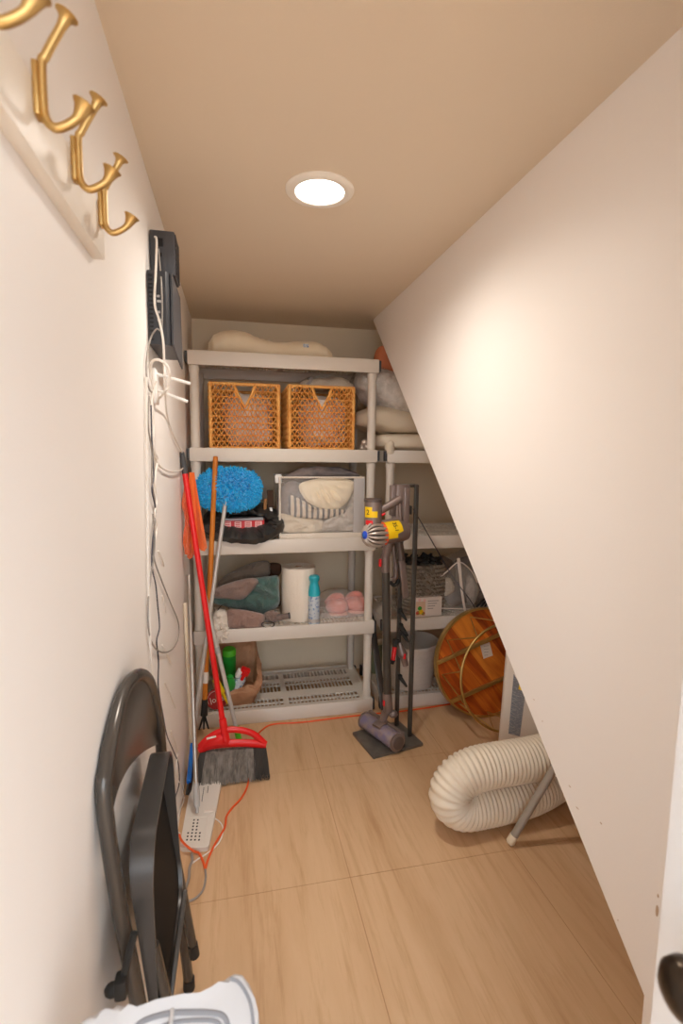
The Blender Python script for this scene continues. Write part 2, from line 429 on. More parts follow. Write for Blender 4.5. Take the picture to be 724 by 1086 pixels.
# open door at the doorway with its knob
dr = MB(); dr.box((.402, -.44, .008), (.437, .365, 2.03), bev=.002); door = struct('door_1', dr, 'door')
kc = P(731, 1052, x=.36)
b = MB(); b.lathe([(.031, 0), (.031, .004), (.026, .008), (.011, .012), (.010, .026)], (.402, kc.y, kc.z), (-1, 0, 0), 32)
rose = b.build('door_rose', 'bronze', door)
b = MB(); b.lathe([(.009, .016), (.014, .022), (.021, .029), (.0245, .039), (.0235, .049), (.018, .056), (.009, .059), (.0, .0595)], (.402, kc.y, kc.z), (-1, 0, 0), 40)
b.build('door_knob', 'bronze', door)

# ceiling light
lc = P(339, 201.5, z=ZC)
cl = thing('ceiling_light', (lc.x, lc.y, ZC), 'round white recessed downlight glowing in the ceiling', 'ceiling light')
b = MB(); b.lathe([(.068, -.003), (.070, -.008), (.078, -.010), (.090, -.008), (.097, -.003), (.097, 0), (.068, 0)], (lc.x, lc.y, ZC), (0, 0, 1), 48, closed=True)
b.build('trim_ring', 'white_paint', cl)
M['lamp'] = mat('lit_diffuser', (255, 250, 240), .5, emit=((1.0, .93, .84), 8))
b = MB(); b.lathe([(0, -.006), (.04, -.006), (.0685, -.004), (.0685, 0)], (lc.x, lc.y, ZC), (0, 0, 1), 48); b.build('diffuser', 'lamp', cl)

# ------------------------------------------------------------------ coat rack with gold hooks on the left wall
cr = thing('coat_rack', (-.204, .7, 1.676), 'white coat rail with gold double hooks on the left wall', 'coat rack')
b = MB(); b.box((XL, .14, 1.676), (-.195, .905, 1.752), bev=.002); b.build('board', 'white_paint', cr)
def hook(y):
    b = MB(); x0 = -.195
    b.box((x0, y-.0085, 1.716), (x0+.006, y+.0085, 1.768), bev=.0015)
    # upper prong
    up = catmull([(x0+.0075, y, 1.722), (x0+.008, y, 1.768), (x0+.0115, y, 1.776), (x0+.020, y, 1.792), (x0+.029, y, 1.808), (x0+.034, y, 1.819)], 6)
    b.tube(up, [.0046]*(len(up)-7)+[.0048, .0052, .0056, .0064, .0078, .0096, .0116], 12)
    lo = catmull([(x0+.0075, y, 1.766), (x0+.0075, y, 1.728), (x0+.010, y, 1.715), (x0+.018, y, 1.709), (x0+.029, y, 1.713), (x0+.040, y, 1.722), (x0+.047, y, 1.736)], 6)
    n = len(lo)
    b.tube(lo, [.0046]*(n-9)+[.0046, .0048, .0052, .0058, .0066, .0076, .0088, .0102, .0118], 12)
    return b.build('hook', 'brass', cr, ang=50)
for y in (.487, .62, .746, .878): hook(y)

# ------------------------------------------------------------------ modem, router and cables on the left wall
md = thing('modem', (-.18, 1.55, 1.85), 'charcoal network box, upper of the two on the left wall', 'modem', 'network boxes on the left wall')
b = MB(); b.box((XL+.002, 1.50, 1.852), (-.146, 1.605, 1.967), bev=.004); b.build('housing', 'elec', md)
b = MB()
for i in range(9):
    z = 1.858+i*.0118
    b.bar((-.1455, 1.508, z), (-.1455, 1.597, z+.0075), .004, .0035)
    b.bar((-.1455, 1.508, z+.0075), (-.1455, 1.597, z), .004, .0035)
b.build('vent_grille', 'elec2', md)
b = MB(); b.box((-.192, 1.4975, 1.925), (-.176, 1.501, 1.945)); b.box((-.190, 1.4975, 1.898), (-.180, 1.501, 1.908)); b.build('socket', 'slot', md)
rt = thing('router', (-.18, 1.56, 1.62), 'dark slotted router below the charcoal network box on the wall', 'router', 'network boxes on the left wall')
b = MB(); b.prism([(XL+.002, 1.44, 1.655), (XL+.002, 1.44, 1.842), (-.165, 1.44, 1.842), (-.152, 1.455, 1.842), (-.152, 1.455, 1.655), (-.165, 1.44, 1.655)][:6], (0, .21, 0)) if 0 else b.prism([(XL+.002, 1.44, 1.655), (XL+.002, 1.665, 1.655), (-.155, 1.665, 1.655), (-.155, 1.455, 1.655), (-.166, 1.44, 1.655)], (0, 0, .187))
b.build('housing', 'elec2', rt)
b = MB(); b.prism([(-.155, 1.452, 1.66), (-.155, 1.452, 1.842), (-.155, 1.67, 1.842), (-.155, 1.705, 1.635), (-.155, 1.55, 1.645)], (.005, 0, 0)); b.build('front_panel', 'elec', rt)
b = MB()
for i in range(16): b.box((-.208, 1.4385, 1.665+i*.0108), (-.198, 1.4405, 1.670+i*.0108))
b.build('vent', 'slot', rt)
for i, z in enumerate((1.775, 1.762, 1.735, 1.715)):
    b = MB(); b.box((-.188, 1.4385, z), (-.181+.004*(i % 2), 1.4405, z+.006)); b.build('port', 'grey_plastic', rt)

ph = thing('peg_holder', (-.2, 1.5, 1.53), 'white wall bracket with two long pegs below the router', 'bracket')
b = MB(); b.box((XL, 1.47, 1.505), (XL+.012, 1.53, 1.60), bev=.004); b.build('plate', 'white_plastic', ph)
for a, c in (((158, 396), (202, 407)), ((165, 413), (199, 426))):
    p, q = P(*a, y=1.5), P(*c, y=1.5); p.x = XL+.006
    b = MB(); b.tube([p, q], .0042, 12); b.build('peg', 'white_plastic', ph)

def cable(name, pts, r, m, label, k=6):
    q = [P(u, v, **{a: val}) for (u, v, a, val) in pts]
    for p in q: p.x = max(p.x, XL+r+.0005)
    b = MB(); b.tube(catmull(q, k), r, 8)
    return tag(b.build(name, m), label, 'cable')
W = -.207
cable('ethernet_cable', [(164, 251, 'y', 1.493), (166, 256, 'y', 1.485), (165, 290, 'y', 1.435), (164, 322, 'y', 1.43), (169, 340, 'y', 1.43), (173, 362, 'y', 1.43), (174, 385, 'y', 1.45), (175, 412, 'y', 1.46), (177, 440, 'x', W), (184, 462, 'x', W), (193, 480, 'x', W+.004), (196, 492, 'x', W+.006), (191, 499, 'x', W+.006), (181, 500, 'x', W+.004), (169, 494, 'x', W), (163, 478, 'x', W), (161, 450, 'x', W), (161, 415, 'x', W)],
      .0030, 'cable_w', 'white cable dropping from the modem and looping low beside the mop pole tip')
cable('power_cable', [(168, 264, 'y', 1.493), (169, 275, 'y', 1.485), (171, 300, 'y', 1.432), (172, 330, 'y', 1.43), (171, 350, 'y', 1.43), (166, 349, 'y', 1.42), (160, 358, 'y', 1.42), (156, 375, 'x', W), (155, 395, 'x', W), (158, 412, 'x', W), (161, 416, 'x', W)],
      .0022, 'cable_g', 'beige-grey cable hanging in front of both network boxes')
cable('coil_cable', [(162, 410, 'x', W), (158, 392, 'y', 1.44), (162, 383, 'y', 1.42), (169, 382, 'y', 1.42), (177, 388, 'y', 1.43), (180, 398, 'y', 1.44), (178, 410, 'y', 1.45), (174, 416, 'y', 1.46), (171, 420, 'x', W), (168, 422, 'x', W)],
      .0036, 'cable_w', 'thick white cable coiled around the two white pegs')
cable('white_cable', [(166, 404, 'y', 1.46), (163, 412, 'y', 1.46), (162, 430, 'x', W), (163, 450, 'x', W), (162, 470, 'x', W), (164, 480, 'x', W), (167, 488, 'x', W), (164, 510, 'x', W), (166, 530, 'x', W), (164, 545, 'x', W), (166, 560, 'x', W), (164, 575, 'x', W), (163, 590, 'x', W)],
      .0028, 'cable_w', 'white cable falling straight down the wall from the pegs')
cable('loop_cable', [(158, 420, 'x', W), (157, 450, 'x', W), (161, 480, 'x', W), (161, 510, 'x', W), (165, 540, 'x', W), (163, 560, 'x', W), (163, 590, 'x', W), (171, 615, 'x', W), (181, 640, 'x', W), (189, 660, 'x', W), (189, 676, 'x', W), (183, 688, 'x', W), (174, 692, 'x', W), (164, 687, 'x', W), (158, 670, 'x', W), (157, 640, 'x', W), (160, 610, 'x', W), (163, 590, 'x', W+.004), (164, 570, 'x', W+.004), (162, 545, 'x', W+.003)],
      .0022, 'cable_g', 'grey cable hanging in a long teardrop loop on the left wall')
cable('navy_cable', [(160, 430, 'x', W), (161, 470, 'x', W), (163, 505, 'x', W), (161, 520, 'x', W), (165, 543, 'x', W), (162, 570, 'x', W), (161, 600, 'x', W), (165, 620, 'x', W), (167, 640, 'x', W), (169, 665, 'x', W), (166, 680, 'x', W), (168, 700, 'x', W), (168, 730, 'x', W), (173, 760, 'x', W), (177, 780, 'x', W), (184, 797, 'x', W), (189, 810, 'x', W), (190, 830, 'x', W), (186, 845, 'x', W)],
      .0019, 'cable_d', 'thin navy cable wandering down the left wall past the chair')
cable('flat_cable', [(155, 400, 'x', W), (155, 450, 'x', W), (156, 520, 'x', W), (157, 600, 'x', W), (159, 680, 'x', W), (163, 740, 'x', W), (168, 800, 'x', W)],
      .0035, 'cable_w', 'white cable running straight down the left wall behind the loop')
cable('tail_cable', [(188, 800, 'x', W), (187, 820, 'x', W), (192, 835, 'x', W), (195, 848, 'x', W), (190, 862, 'x', W), (188, 880, 'x', W), (191, 884, 'x', -.2)],
      .0022, 'cable_w', 'white cable tail curling just above the slotted floor panel')
cg = 'cable clips on the left wall'
for i, (u, v, u2, v2) in enumerate(((168, 584, 174, 600), (172, 632, 176, 650), (172, 684, 182, 705), (175, 724, 186, 751), (181, 775, 189, 799))):
    a, c = P(u, v, x=XL+.002), P(u2, v2, x=XL+.002)
    b = MB(); b.tube(catmull([a, (a+c)/2+Vector((.002, 0, -.004)), c], 4), .0022, 6)
    tag(b.build('cable_clip', 'cable_w'), 'small white cable strip stuck on the left wall beside the navy cable', 'cable clip', cg)

# ------------------------------------------------------------------ resin shelving units
X0, X1, Y0, Y1 = -.197, .717, 2.455, 2.912
def deck(z0, z1):
    b = MB(); zt = z1-.006
    w = .012
    b.box((X0, Y0, z0), (X1, Y0+w, z1), bev=.003); b.box((X0, Y1-w, z0), (X1, Y1, z1), bev=.003)
    b.box((X0, Y0+.004, z0), (X0+w, Y1-.004, z1-.001), bev=.002); b.box((X1-w, Y0+.004, z0), (X1, Y1-.004, z1-.001), bev=.002)
    rows = [(.040, .068), (.080, .118), (.19, .262), (.274, .302), (.345, .41)]
    cuts = [(X0+.062, X0+.442), (X0+.472, X1-.062)]
    zb = zt-.007
    y = Y0+.008
    for (a, c) in rows:
        b.box((X0+.008, y, zb), (X1-.008, Y0+a, zt)); y = Y0+c
        for (xa, xb) in cuts: pass
        b.box((X0+.008, Y0+a, zb), (cuts[0][0], Y0+c, zt)); b.box((cuts[0][1], Y0+a, zb), (cuts[1][0], Y0+c, zt)); b.box((cuts[1][1], Y0+a, zb), (X1-.008, Y0+c, zt))
        for (xa, xb) in cuts:
            n = 19; st = (xb-xa)/n
            for i in range(1, n): b.box((xa+i*st-.0032, Y0+a, zb-.002), (xa+i*st+.0032, Y0+c, zt))
    b.box((X0+.008, y, zb), (X1-.008, Y1-.008, zt))
    return b
DZ = ((0, .072), (.435, .503), (.880, .950), (1.331, 1.395), (1.775, 1.840))
su = thing('shelving_unit', (X0, Y0, 0), 'tall pale grey resin shelving unit beside the left wall holding the two wicker baskets', 'shelving unit', 'grey resin shelving units')
for (a, c) in DZ: deck(a, c).build('shelf_deck', 'resin', su, ang=30)
for x in (X0+.026, X1-.026):
    for y in (Y0+.034, Y1-.034):
        b = MB(); b.lathe([(.0215, .01), (.0215, 1.80)], (x, y, 0), (0, 0, 1), 20)
        for (a, c) in DZ[1:]:
            b.lathe([(.0235, a-.03), (.0255, a-.002)], (x, y, 0), (0, 0, 1), 20)
        b.build('post', 'resin_post', su)
for (a, c) in DZ:
    for x, sx in ((X0, -1), (X1, 1)):
        for y in (Y0+.006, Y1-.034):
            b = MB(); xa, xb = sorted((x, x+sx*.0125)); b.box((xa, y, a+.008), (xb, y+.028, c-.004), bev=.0015); b.build('corner_clip', 'clip', su)
su2 = copy_tree(su); su2.location = (.770, Y0, 0)
for ch_ in list(su2.children):      # the second unit stops at its fourth deck, below the sloped ceiling
    zs_ = [v.co.z for v in ch_.data.vertices]
    if min(zs_) > 1.6: bpy.data.objects.remove(ch_)
    elif max(zs_) > 1.6:
        b = MB(); b.bm.from_mesh(ch_.data)
        for v in b.bm.verts: v.co.z = min(v.co.z, 1.385)
        me_ = bpy.data.meshes.new('post'); b.bm.to_mesh(me_); b.bm.free(); me_.materials.append(M['resin_post'])
        me_.polygons.foreach_set('use_smooth', [True]*len(me_.polygons)); me_.set_sharp_from_angle(angle=R(30)); ch_.data = me_
su2['label'] = 'second grey resin shelving unit, running behind the sloped wall edge and vacuum stand'

# ------------------------------------------------------------------ things on the top shelf
def outl(pts, y): return [P(u, v, y=y) for (u, v) in pts]
ZT = [c for a, c in DZ]          # lip tops
ZD = [c-.006 for a, c in DZ]     # deck surfaces

tp = thing('neck_pillow', (.2, 2.64, ZD[4]), 'cream contoured foam pillow lying on the highest shelf', 'pillow')
b = MB()
sp = [(-.115, .0, .0), (-.108, .045, .044), (-.085, .075, .064), (-.04, .092, .076), (.02, .10, .080), (.07, .095, .077), (.12, .085, .066), (.17, .07, .060), (.215, .062, .055), (.28, .06, .057), (.36, .066, .063), (.43, .066, .062), (.48, .055, .052), (.51, .038, .036), (.522, 0, 0)]
ring = []; nn = 20
pts = []
for i in range(len(sp)-1):
    for j in range(5):
        t = j/5; t2 = t
        pts.append(tuple(sp[i][q]*(1-t2)+sp[i+1][q]*t2 for q in range(3)))
pts.append(sp[-1])
for (x, ry, rz) in pts:
    row = []
    for k in range(nn):
        a = 2*math.pi*k/nn; cz = ZD[4]+max(rz*.82, .002)
        q = Vector((x, 2.65+ry*math.cos(a), cz+rz*math.sin(a)*(1 if math.sin(a) > 0 else .8)))
        wr = .004*math.sin(x*210)*math.exp(-((x-.16)/.05)**2)
        q.z += wr*max(0, math.sin(a)); q.z = max(q.z, ZD[4]+.0005)
        row.append(b.bm.verts.new(q))
    ring.append(row)
for a, c in zip(ring[:-1], ring[1:]):
    for k in range(nn): b.bm.faces.new((a[k], a[(k+1) % nn], c[(k+1) % nn], c[k]))
b.build('cushion', 'cream', tp, ang=80)
lp = P(324, 367, y=2.60)
b = MB(); b.box((lp.x-.014, 2.590, lp.z-.009), (lp.x+.014, 2.5925, lp.z+.009), rot=Matrix.Rotation(R(-20), 3, 'X')); b.build('care_tag', 'can', tp)

# ------------------------------------------------------------------ wicker baskets and what is in them
def wicker(x0, x1, y0, y1, z0, z1):
    b = MB(); h = z1-z0; rows = 10; rh = (h-.016)/rows
    faces = [((x0, y0), (x1, y0), (0, -1)), ((x1, y0), (x1, y1), (1, 0)), ((x0, y1), (x1, y1), (0, 1)), ((x0, y0), (x0, y1), (-1, 0))]
    for fi, (p, q, nrm) in enumerate(faces):
        p, q = Vector(p), Vector(q); per = 13; n = per*2
        def run_pts(fz, foff, r, sides=6):
            run = []
            for i in range(n+1):
                s_ = i/n; xy = p+(q-p)*s_; zz = fz(i); off = foff(i); ok = True
                if fi == 0:
                    xl = (xy.x-(x0+x1)/2)/(x1-x0); zrel = (z1-zz)/h
                    if abs(xl) < .165*(1-zrel/.37) and zrel < .37: ok = False
                if ok: run.append(Vector((xy.x+nrm[0]*off, xy.y+nrm[1]*off, zz)))
                if not ok or i == n:
                    if len(run) > 1: b.tube(run, r, sides)
                    run = []
        for r_ in range(rows):
            zl = z0+.008+r_*rh
            j = [random.uniform(-.0015, .0015) for _ in range(n+1)]
            run_pts(lambda i: zl+(rh-.001 if i % 2 else .002)+j[i], lambda i: .002+(.003 if i % 2 else -.001), .0070)
            if r_: run_pts(lambda i: zl+j[i]*.6, lambda i: -.003, .0040)
    def rope(a, c, r=.0075):
        a, c = Vector(a), Vector(c); L = (c-a).length; n = max(4, int(L/.006))
        b.tube([a+(c-a)*i/n for i in range(n+1)], [r+(.0016 if i % 2 else -.0008) for i in range(n+1)], 8)
    for z in (z0+.007, z1-.007):
        for (p, q) in (((x0, y0), (x1, y0)), ((x1, y0), (x1, y1)), ((x1, y1), (x0, y1)), ((x0, y1), (x0, y0))): rope((*p, z), (*q, z))
    for (x, y) in ((x0, y0), (x1, y0), (x1, y1), (x0, y1)): rope((x, y, z0+.006), (x, y, z1-.006))
    xm = (x0+x1)/2; wv = (x1-x0)*.165
    rope((xm-wv, y0-.002, z1-.01), (xm, y0-.002, z1-.37*h), .005); rope((xm+wv, y0-.002, z1-.01), (xm, y0-.002, z1-.37*h), .005)
    b.box((x0+.004, y0+.004, z0), (x1-.004, y1-.004, z0+.006))
    return b
bx0, bx1, by0, by1, bz0, bz1 = -.100, .222, 2.497, 2.83, ZD[3], 1.706
wb = thing('wicker_basket', (.061, 2.66, bz0), 'honey woven cube basket with a V notch, the one above the blue duster', 'basket', 'honey wicker baskets')
wicker(bx0, bx1, by0, by1, bz0, bz1).build('woven_body', 'wicker', wb, ang=50)
wb2 = copy_tree(wb); wb2.location.x += .376; wb2.location.z += .002
wb2['label'] = 'honey woven cube basket with a V notch, the one nearest the stacked bedding'
for i, dx in enumerate((0, .376)):
    b = MB(); b.ball((.078+dx, 2.65, bz0+.140), (.120, .138, .132), 40, 26, .55, wr=.020, ws=15, seed=i*5+2)
    tag(b.build('plastic_bag', 'liner', ang=25), ('crumpled white bag stuffed inside the basket above the blue duster', 'crumpled white bag stuffed inside the basket nearest the stacked bedding')[i], 'bag', 'bags in the wicker baskets')
# wrapped linen lying on the right basket
b = MB(); o = [(.33, 2.62, 1.712), (.37, 2.56, 1.713), (.5, 2.54, 1.713), (.60, 2.56, 1.714), (.64, 2.64, 1.715), (.62, 2.75, 1.714), (.48, 2.80, 1.714), (.36, 2.76, 1.713)]
b.puff(o, .05, (0, 0, 1), wr=.014, ws=16, back=.0, seed=3)
wl = thing('wrapped_linen', (.48, 2.66, 1.713), 'beige linen wrapped in clear film on top of a wicker basket', 'linen'); b.build('linen', 'beige_bag', wl)
b = MB(); b.puff([(p[0]*1.02-.009, (p[1]-2.66)*1.04+2.66, p[2]) for p in o], .056, (0, 0, 1), wr=.012, ws=20, back=0, seed=4); b.build('film', 'plastic_wrap', wl)
b = MB(); b.tube(catmull([(.375, 2.56, 1.718), (.40, 2.60, 1.750), (.405, 2.68, 1.772), (.40, 2.76, 1.752)], 5), .012, 8, flat=.4); b.build('band', 'grey_card', wl)

# ------------------------------------------------------------------ stacked bedding on the second unit
b = MB(); b.ball((.985, 2.66, 1.440), (.255, .205, .044), 48, 14, .55, wr=.020, ws=11, seed=11)
b.ball((.786, 2.466, 1.405), (.024, .018, .036), 16, 10, .9, wr=.010, ws=30, seed=1)
tag(b.build('cream_quilt', 'cream_quilt', ang=60), 'folded cream quilt, lowest of the bedding beside the right basket', 'quilt')
b = MB(); b.ball((.90, 2.66, 1.545), (.255, .195, .070), 48, 18, .72, wr=.026, ws=10, seed=12, rot=Matrix.Rotation(R(4), 3, 'Y'))
tag(b.build('beige_pillow', 'beige_bag', ang=60), 'beige pillow squeezed between the cream quilt and grey comforter', 'pillow')
gc = thing('grey_comforter', (.9, 2.6, 1.6), 'rolled grey patterned comforter in clear film on the bedding stack', 'comforter')
rq = Matrix.Rotation(R(17), 3, 'Y')
b = MB(); b.ball((.905, 2.65, 1.680), (.265, .185, .095), 56, 24, .75, wr=.034, ws=9, seed=13, rot=rq); b.build('comforter', 'bedding', gc, ang=60)
b = MB(); b.ball((.905, 2.65, 1.680), (.274, .194, .103), 64, 28, .72, wr=.036, ws=10, seed=13, rot=rq); b.build('film', 'plastic_wrap', gc, ang=40)
b = MB(); o = [(.735, 2.62, 1.78), (.735, 2.60, 1.90), (.785, 2.59, 1.935), (.88, 2.58, 1.86), (.98, 2.59, 1.79), (1.02, 2.62, 1.72), (.9, 2.62, 1.76), (.80, 2.61, 1.75)]
b.puff(o, .05, (0, -1, .3), wr=.012, ws=14, seed=15)
tag(b.build('salmon_cushion', 'salmon', ang=60), 'salmon orange cushion wedged above the grey comforter by the sloped wall', 'cushion')
b = MB()
for i in range(12): b.ball((.668+random.uniform(-.02, .02), 2.50+random.uniform(-.01, .02), 1.405+random.uniform(0, .045)), (.013, .011, .012), 8, 6)
tag(b.build('foil_ornament', 'nickel', ang=60), 'little silver crumpled foil bundle at the right end of the basket shelf', 'ornament')

# ------------------------------------------------------------------ third shelf: black bag, storage case, brush, duster
z = ZD[2]
bb = thing('black_bag', (.05, 2.6, z), 'black crinkled drawstring bag gaping around a red box', 'bag')
b = MB(); nB_ = 72
def br_(k, i):
    """mouth ring of the bag: i runs from the inside of the mouth over the gathered rim to the back"""
    a = 2*math.pi*k/nB_; ca, sa = math.cos(a), math.sin(a)
    rx, rz, dy = ((.108, .016, .10), (.112, .020, .05), (.120, .026, .012), (.134, .038, -.010), (.158, .056, -.020), (.182, .074, -.010), (.200, .088, .025), (.206, .098, .09), (.19, .100, .18), (.14, .07, .23))[i]
    fold = (.008*math.sin(k*.87)+.006*math.sin(k*1.9+1))*(0, .3, .8, 1, 1, .8, .6, .4, .2, 0)[i]
    c = Vector((.054, 2.468, z+.093-.002*i)); low_ = max(0, -sa); rz *= 1+.30*low_; dy -= .022*low_ if 4 <= i <= 6 else 0
    q = c+Vector((ca*(rx+fold*.6), dy+.16*max(0, sa)*(.4+.06*i)+fold*.5, sa*(rz+fold*.5)))
    q += Vector((noise.noise(q*14), noise.noise(q*14+Vector((5, 5, 5))), noise.noise(q*14+Vector((9, 1, 5)))))*.014*(1 if 1 < i < 9 else .2)
    q += Vector((noise.noise(q*38), noise.noise(q*38+Vector((5, 5, 5))), noise.noise(q*38+Vector((9, 1, 5)))))*.007*(1 if 1 < i < 9 else .2)
    if q.y > 2.450: q.z = max(q.z, z+.007)
    return q
vs = [[b.bm.verts.new(br_(k, i)) for k in range(nB_)] for i in range(10)]
for a, c in zip(vs[:-1], vs[1:]):
    for k in range(nB_): b.bm.faces.new((a[k], a[(k+1) % nB_], c[(k+1) % nB_], c[k]))
b.bm.faces.new(vs[0][::-1]); b.bm.faces.new(vs[-1])
b.build('bag_body', 'black_bag', bb, ang=38)
rb = thing('red_box', (.06, 2.58, z+.014), 'flat red printed box inside the black bag', 'box')
b = MB(); b.box((-.062, 2.505, z+.050), (.150, 2.60, z+.096), bev=.002); b.build('carton', 'red_print', rb)
b = MB(); b.box((-.06, 2.500, z+.097), (.145, 2.60, z+.108), bev=.002); b.build('lid_card', 'grey_card', rb)
for i in range(4):
    b = MB(); b.box((-.045+i*.05, 2.5036, z+.062), (-.012+i*.05, 2.5048, z+.092)); pp_ = b.build('printed_panel', 'pink_print', rb)
    for j in range(3): b = MB(); b.box((-.041+i*.05, 2.5027, z+.066+j*.009), (-.018+i*.05, 2.5035, z+.070+j*.009)); b.build('printed_line', 'red_print', pp_)
# clear storage case
sc_ = thing('storage_case', (.43, 2.6, z), 'clear zipped storage case full of folded bedding', 'storage case')
cx0, cx1, cy0, cy1, cz1 = .225, .655, 2.475, 2.83, 1.255
b = MB(); b.box((cx0, cy0, z+.004), (cx1, cy1, cz1), bev=.02)
for v in b.bm.verts:
    v.co.z += (.012*math.sin((v.co.x-cx0)*9)+.02*noise.noise(v.co*9)) if v.co.z > 1.1 else 0
b.build('vinyl_cover', 'plastic_wrap2', sc_)
b = MB()
b.box((cx0-.004, cy0-.004, z), (cx1+.004, cy0+.010, z+.03), bev=.004)
for (a, c) in (((cx0, cy0, z+.01), (cx0, cy0, cz1)), ((cx0, cy0, cz1), (cx1, cy0, cz1)), ((cx0, cy1, cz1), (cx1, cy1, cz1)), ((cx0, cy0, cz1), (cx0, cy1, cz1)), ((cx1, cy0, cz1), (cx1, cy1, cz1))): b.tube([a, c], .005, 8)
b.build('piping', 'white_towel', sc_)
b = MB(); b.box((cx1-.055, cy0-.003, z+.02), (cx1+.003, cy0+.004, cz1-.004), bev=.002); b.build('side_band', 'mesh_grey', sc_)
b = MB(); b.box((cx0-.022, 2.495, cz1-.03), (cx0+.012, 2.53, cz1+.015), bev=.006); b.build('corner_tab', 'white_plastic', sc_)
# bedding in the case
b = MB(); b.puff(outl([(296, 510), (308, 501), (325, 497), (345, 496), (366, 498), (382, 505), (374, 509), (345, 509), (318, 513)], 2.56), .05, (0, -.7, .4), wr=.014, ws=16, seed=32)
b.puff(outl([(303, 512), (322, 514), (336, 535), (318, 548), (298, 555), (294, 530)], 2.53), .03, (0, -1, 0), wr=.012, ws=20, seed=2)
tag(b.build('grey_throw', 'bag_stuff', ang=60), 'crumpled dark grey throw at the upper corner inside the storage case', 'throw', 'bedding in the storage case')
b = MB(); b.puff(outl([(318, 513), (345, 507), (374, 510), (372, 525), (364, 536), (352, 541), (334, 537), (322, 528)], 2.50), .022, (0, -1, 0), wr=.006, ws=16, seed=5, fold=lambda p: .008*math.sin(math.atan2(p.z-1.31, p.x-.36)*30+2*noise.noise(p*12)))
tag(b.build('cream_blanket', 'cream', ang=60), 'pleated cream blanket at the top inside the storage case', 'blanket', 'bedding in the storage case')
b = MB(); b.puff(outl([(305, 528), (312, 526), (335, 538), (362, 540), (366, 545), (346, 550), (318, 549), (307, 545)], 2.50), .018, (0, -1, 0), wr=.014, ws=24, seed=6)
tag(b.build('striped_sheet', 'stripe', ang=60), 'black and white striped sheet under the cream blanket inside the storage case', 'sheet', 'bedding in the storage case')
b = MB(); b.puff(outl([(340, 556), (352, 547), (366, 542), (378, 520), (380, 540), (379, 562), (360, 564), (342, 563)], 2.505), .018, (0, -1, 0), wr=.018, ws=20, seed=7)
tag(b.build('grey_sheet', 'bedding', ang=60), 'light grey sheet filling the lower right inside the storage case', 'sheet', 'bedding in the storage case')
b = MB(); b.puff(outl([(296, 545), (318, 549), (342, 552), (340, 564), (318, 565), (297, 563)], 2.505), .02, (0, -1, 0), wr=.016, ws=22, seed=8)
tag(b.build('beige_sheet', 'cream_quilt', ang=60), 'beige sheet along the bottom inside the storage case', 'sheet', 'bedding in the storage case')
b = MB(); b.box((cx0+.02, 2.55, z+.006), (cx1-.02, 2.80, cz1-.03), bev=.03)
for v in b.bm.verts: v.co += Vector((0, 1, 1))*noise.noise(v.co*10)*.01
tag(b.build('folded_duvet', 'beige_bag', ang=60), 'bulky folded duvet behind the other bedding inside the storage case', 'duvet', 'bedding in the storage case')
# paint brush behind the bag
pb = thing('paint_brush', (.21, 2.56, 1.03), 'wide brush with dark bristles standing between black bag and storage case', 'brush')
a, c = P(287, 538, y=2.57), P(286, 520, y=2.60)
b = MB(); b.bar(a, c, .030, .012); b.build('bristles', 'brush_hair', pb)
b = MB(); b.bar(a+Vector((.004, 0, -.05)), a, .024, .014, bev=.002); b.build('ferrule', 'white_plastic', pb)
wk = P(279, 535, y=2.58)
b = MB(); b.tube([wk+Vector((0, 0, -.12)), wk+Vector((.012, .0, .03))], .009, 10); tag(b.build('wooden_rod', 'tan_rod'), 'short tan wooden rod poking up behind the black bag', 'rod')

# blue chenille duster on a silver pole
dl = P(203, 790, z=0.0)
du = thing('mop', (dl.x, dl.y, 0), 'fluffy turquoise chenille mop head up on a silver pole', 'mop')
dc = P(243, 519, y=2.470); top = P(238, 540, y=2.43)
pl = Vector((dl.x, dl.y, .0))
b = MB(); b.tube([pl, top+(top-pl).normalized()*.06], .0098, 14); b.build('pole', 'silver', du)
b = MB(); b.ball(dc, (.130, .034, .082), 24, 14, .85); b.build('head', 'blue_fluff', du)
b = MB(); rnd = random.Random(3)
def sgn_pow(x, e): return math.copysign(abs(x)**e, x)
for i in range(3400):
    u = rnd.uniform(-1, 1); ph = rnd.uniform(0, 2*math.pi); s_ = math.sqrt(1-u*u)
    n = Vector((s_*math.cos(ph), s_*math.sin(ph), u))
    if n.y > .7 and rnd.random() < .8: continue
    p = dc+Vector((sgn_pow(n.x, .8)*.132, n.y*.034, sgn_pow(n.z, .8)*.084))
    L = rnd.uniform(.018, .034); sd = Vector((rnd.gauss(0, .6), rnd.gauss(0, .5), rnd.gauss(0, .6)-.35))
    d1 = (n+sd*.55).normalized(); d2 = (d1+sd*.7).normalized()
    b.tube([p, p+d1*L*.55, p+d1*L*.55+d2*L*.5], [.0038, .0044, .0026], 4)
b.build('chenille_pile', 'blue_fluff', du, fixn=False, ang=80)

# ------------------------------------------------------------------ fourth shelf: towels, roll, can, slippers
z = ZD[1]
def soft(name, px, y, th, m, label, cat, grp=None, dirv=(0, -1, .35), wr=.020, ws=15, seed=1, back=1, fold=None, pw=.5):
    b = MB(); b.puff(outl(px, y), th, dirv, wr=wr, ws=ws, seed=seed, back=back, fold=fold, pw=pw)
    return tag(b.build(name, m, ang=70), label, cat, grp)
tg = 'towels on the fourth shelf'
soft('towel', [(231, 619), (238, 611), (252, 603), (270, 596), (284, 595), (287, 604), (284, 611), (266, 615), (247, 621), (235, 624)], 2.68, .05, 'taupe', 'dark taupe towel rolled on top of the towel heap', 'towel', tg, seed=21)
soft('towel', [(284, 598), (297, 598), (298, 607), (294, 613), (298, 640), (290, 640), (284, 612)], 2.70, .03, 'brush_hair', 'dark brown cloth tucked between teal fleece and paper towel roll', 'towel', tg, seed=22)
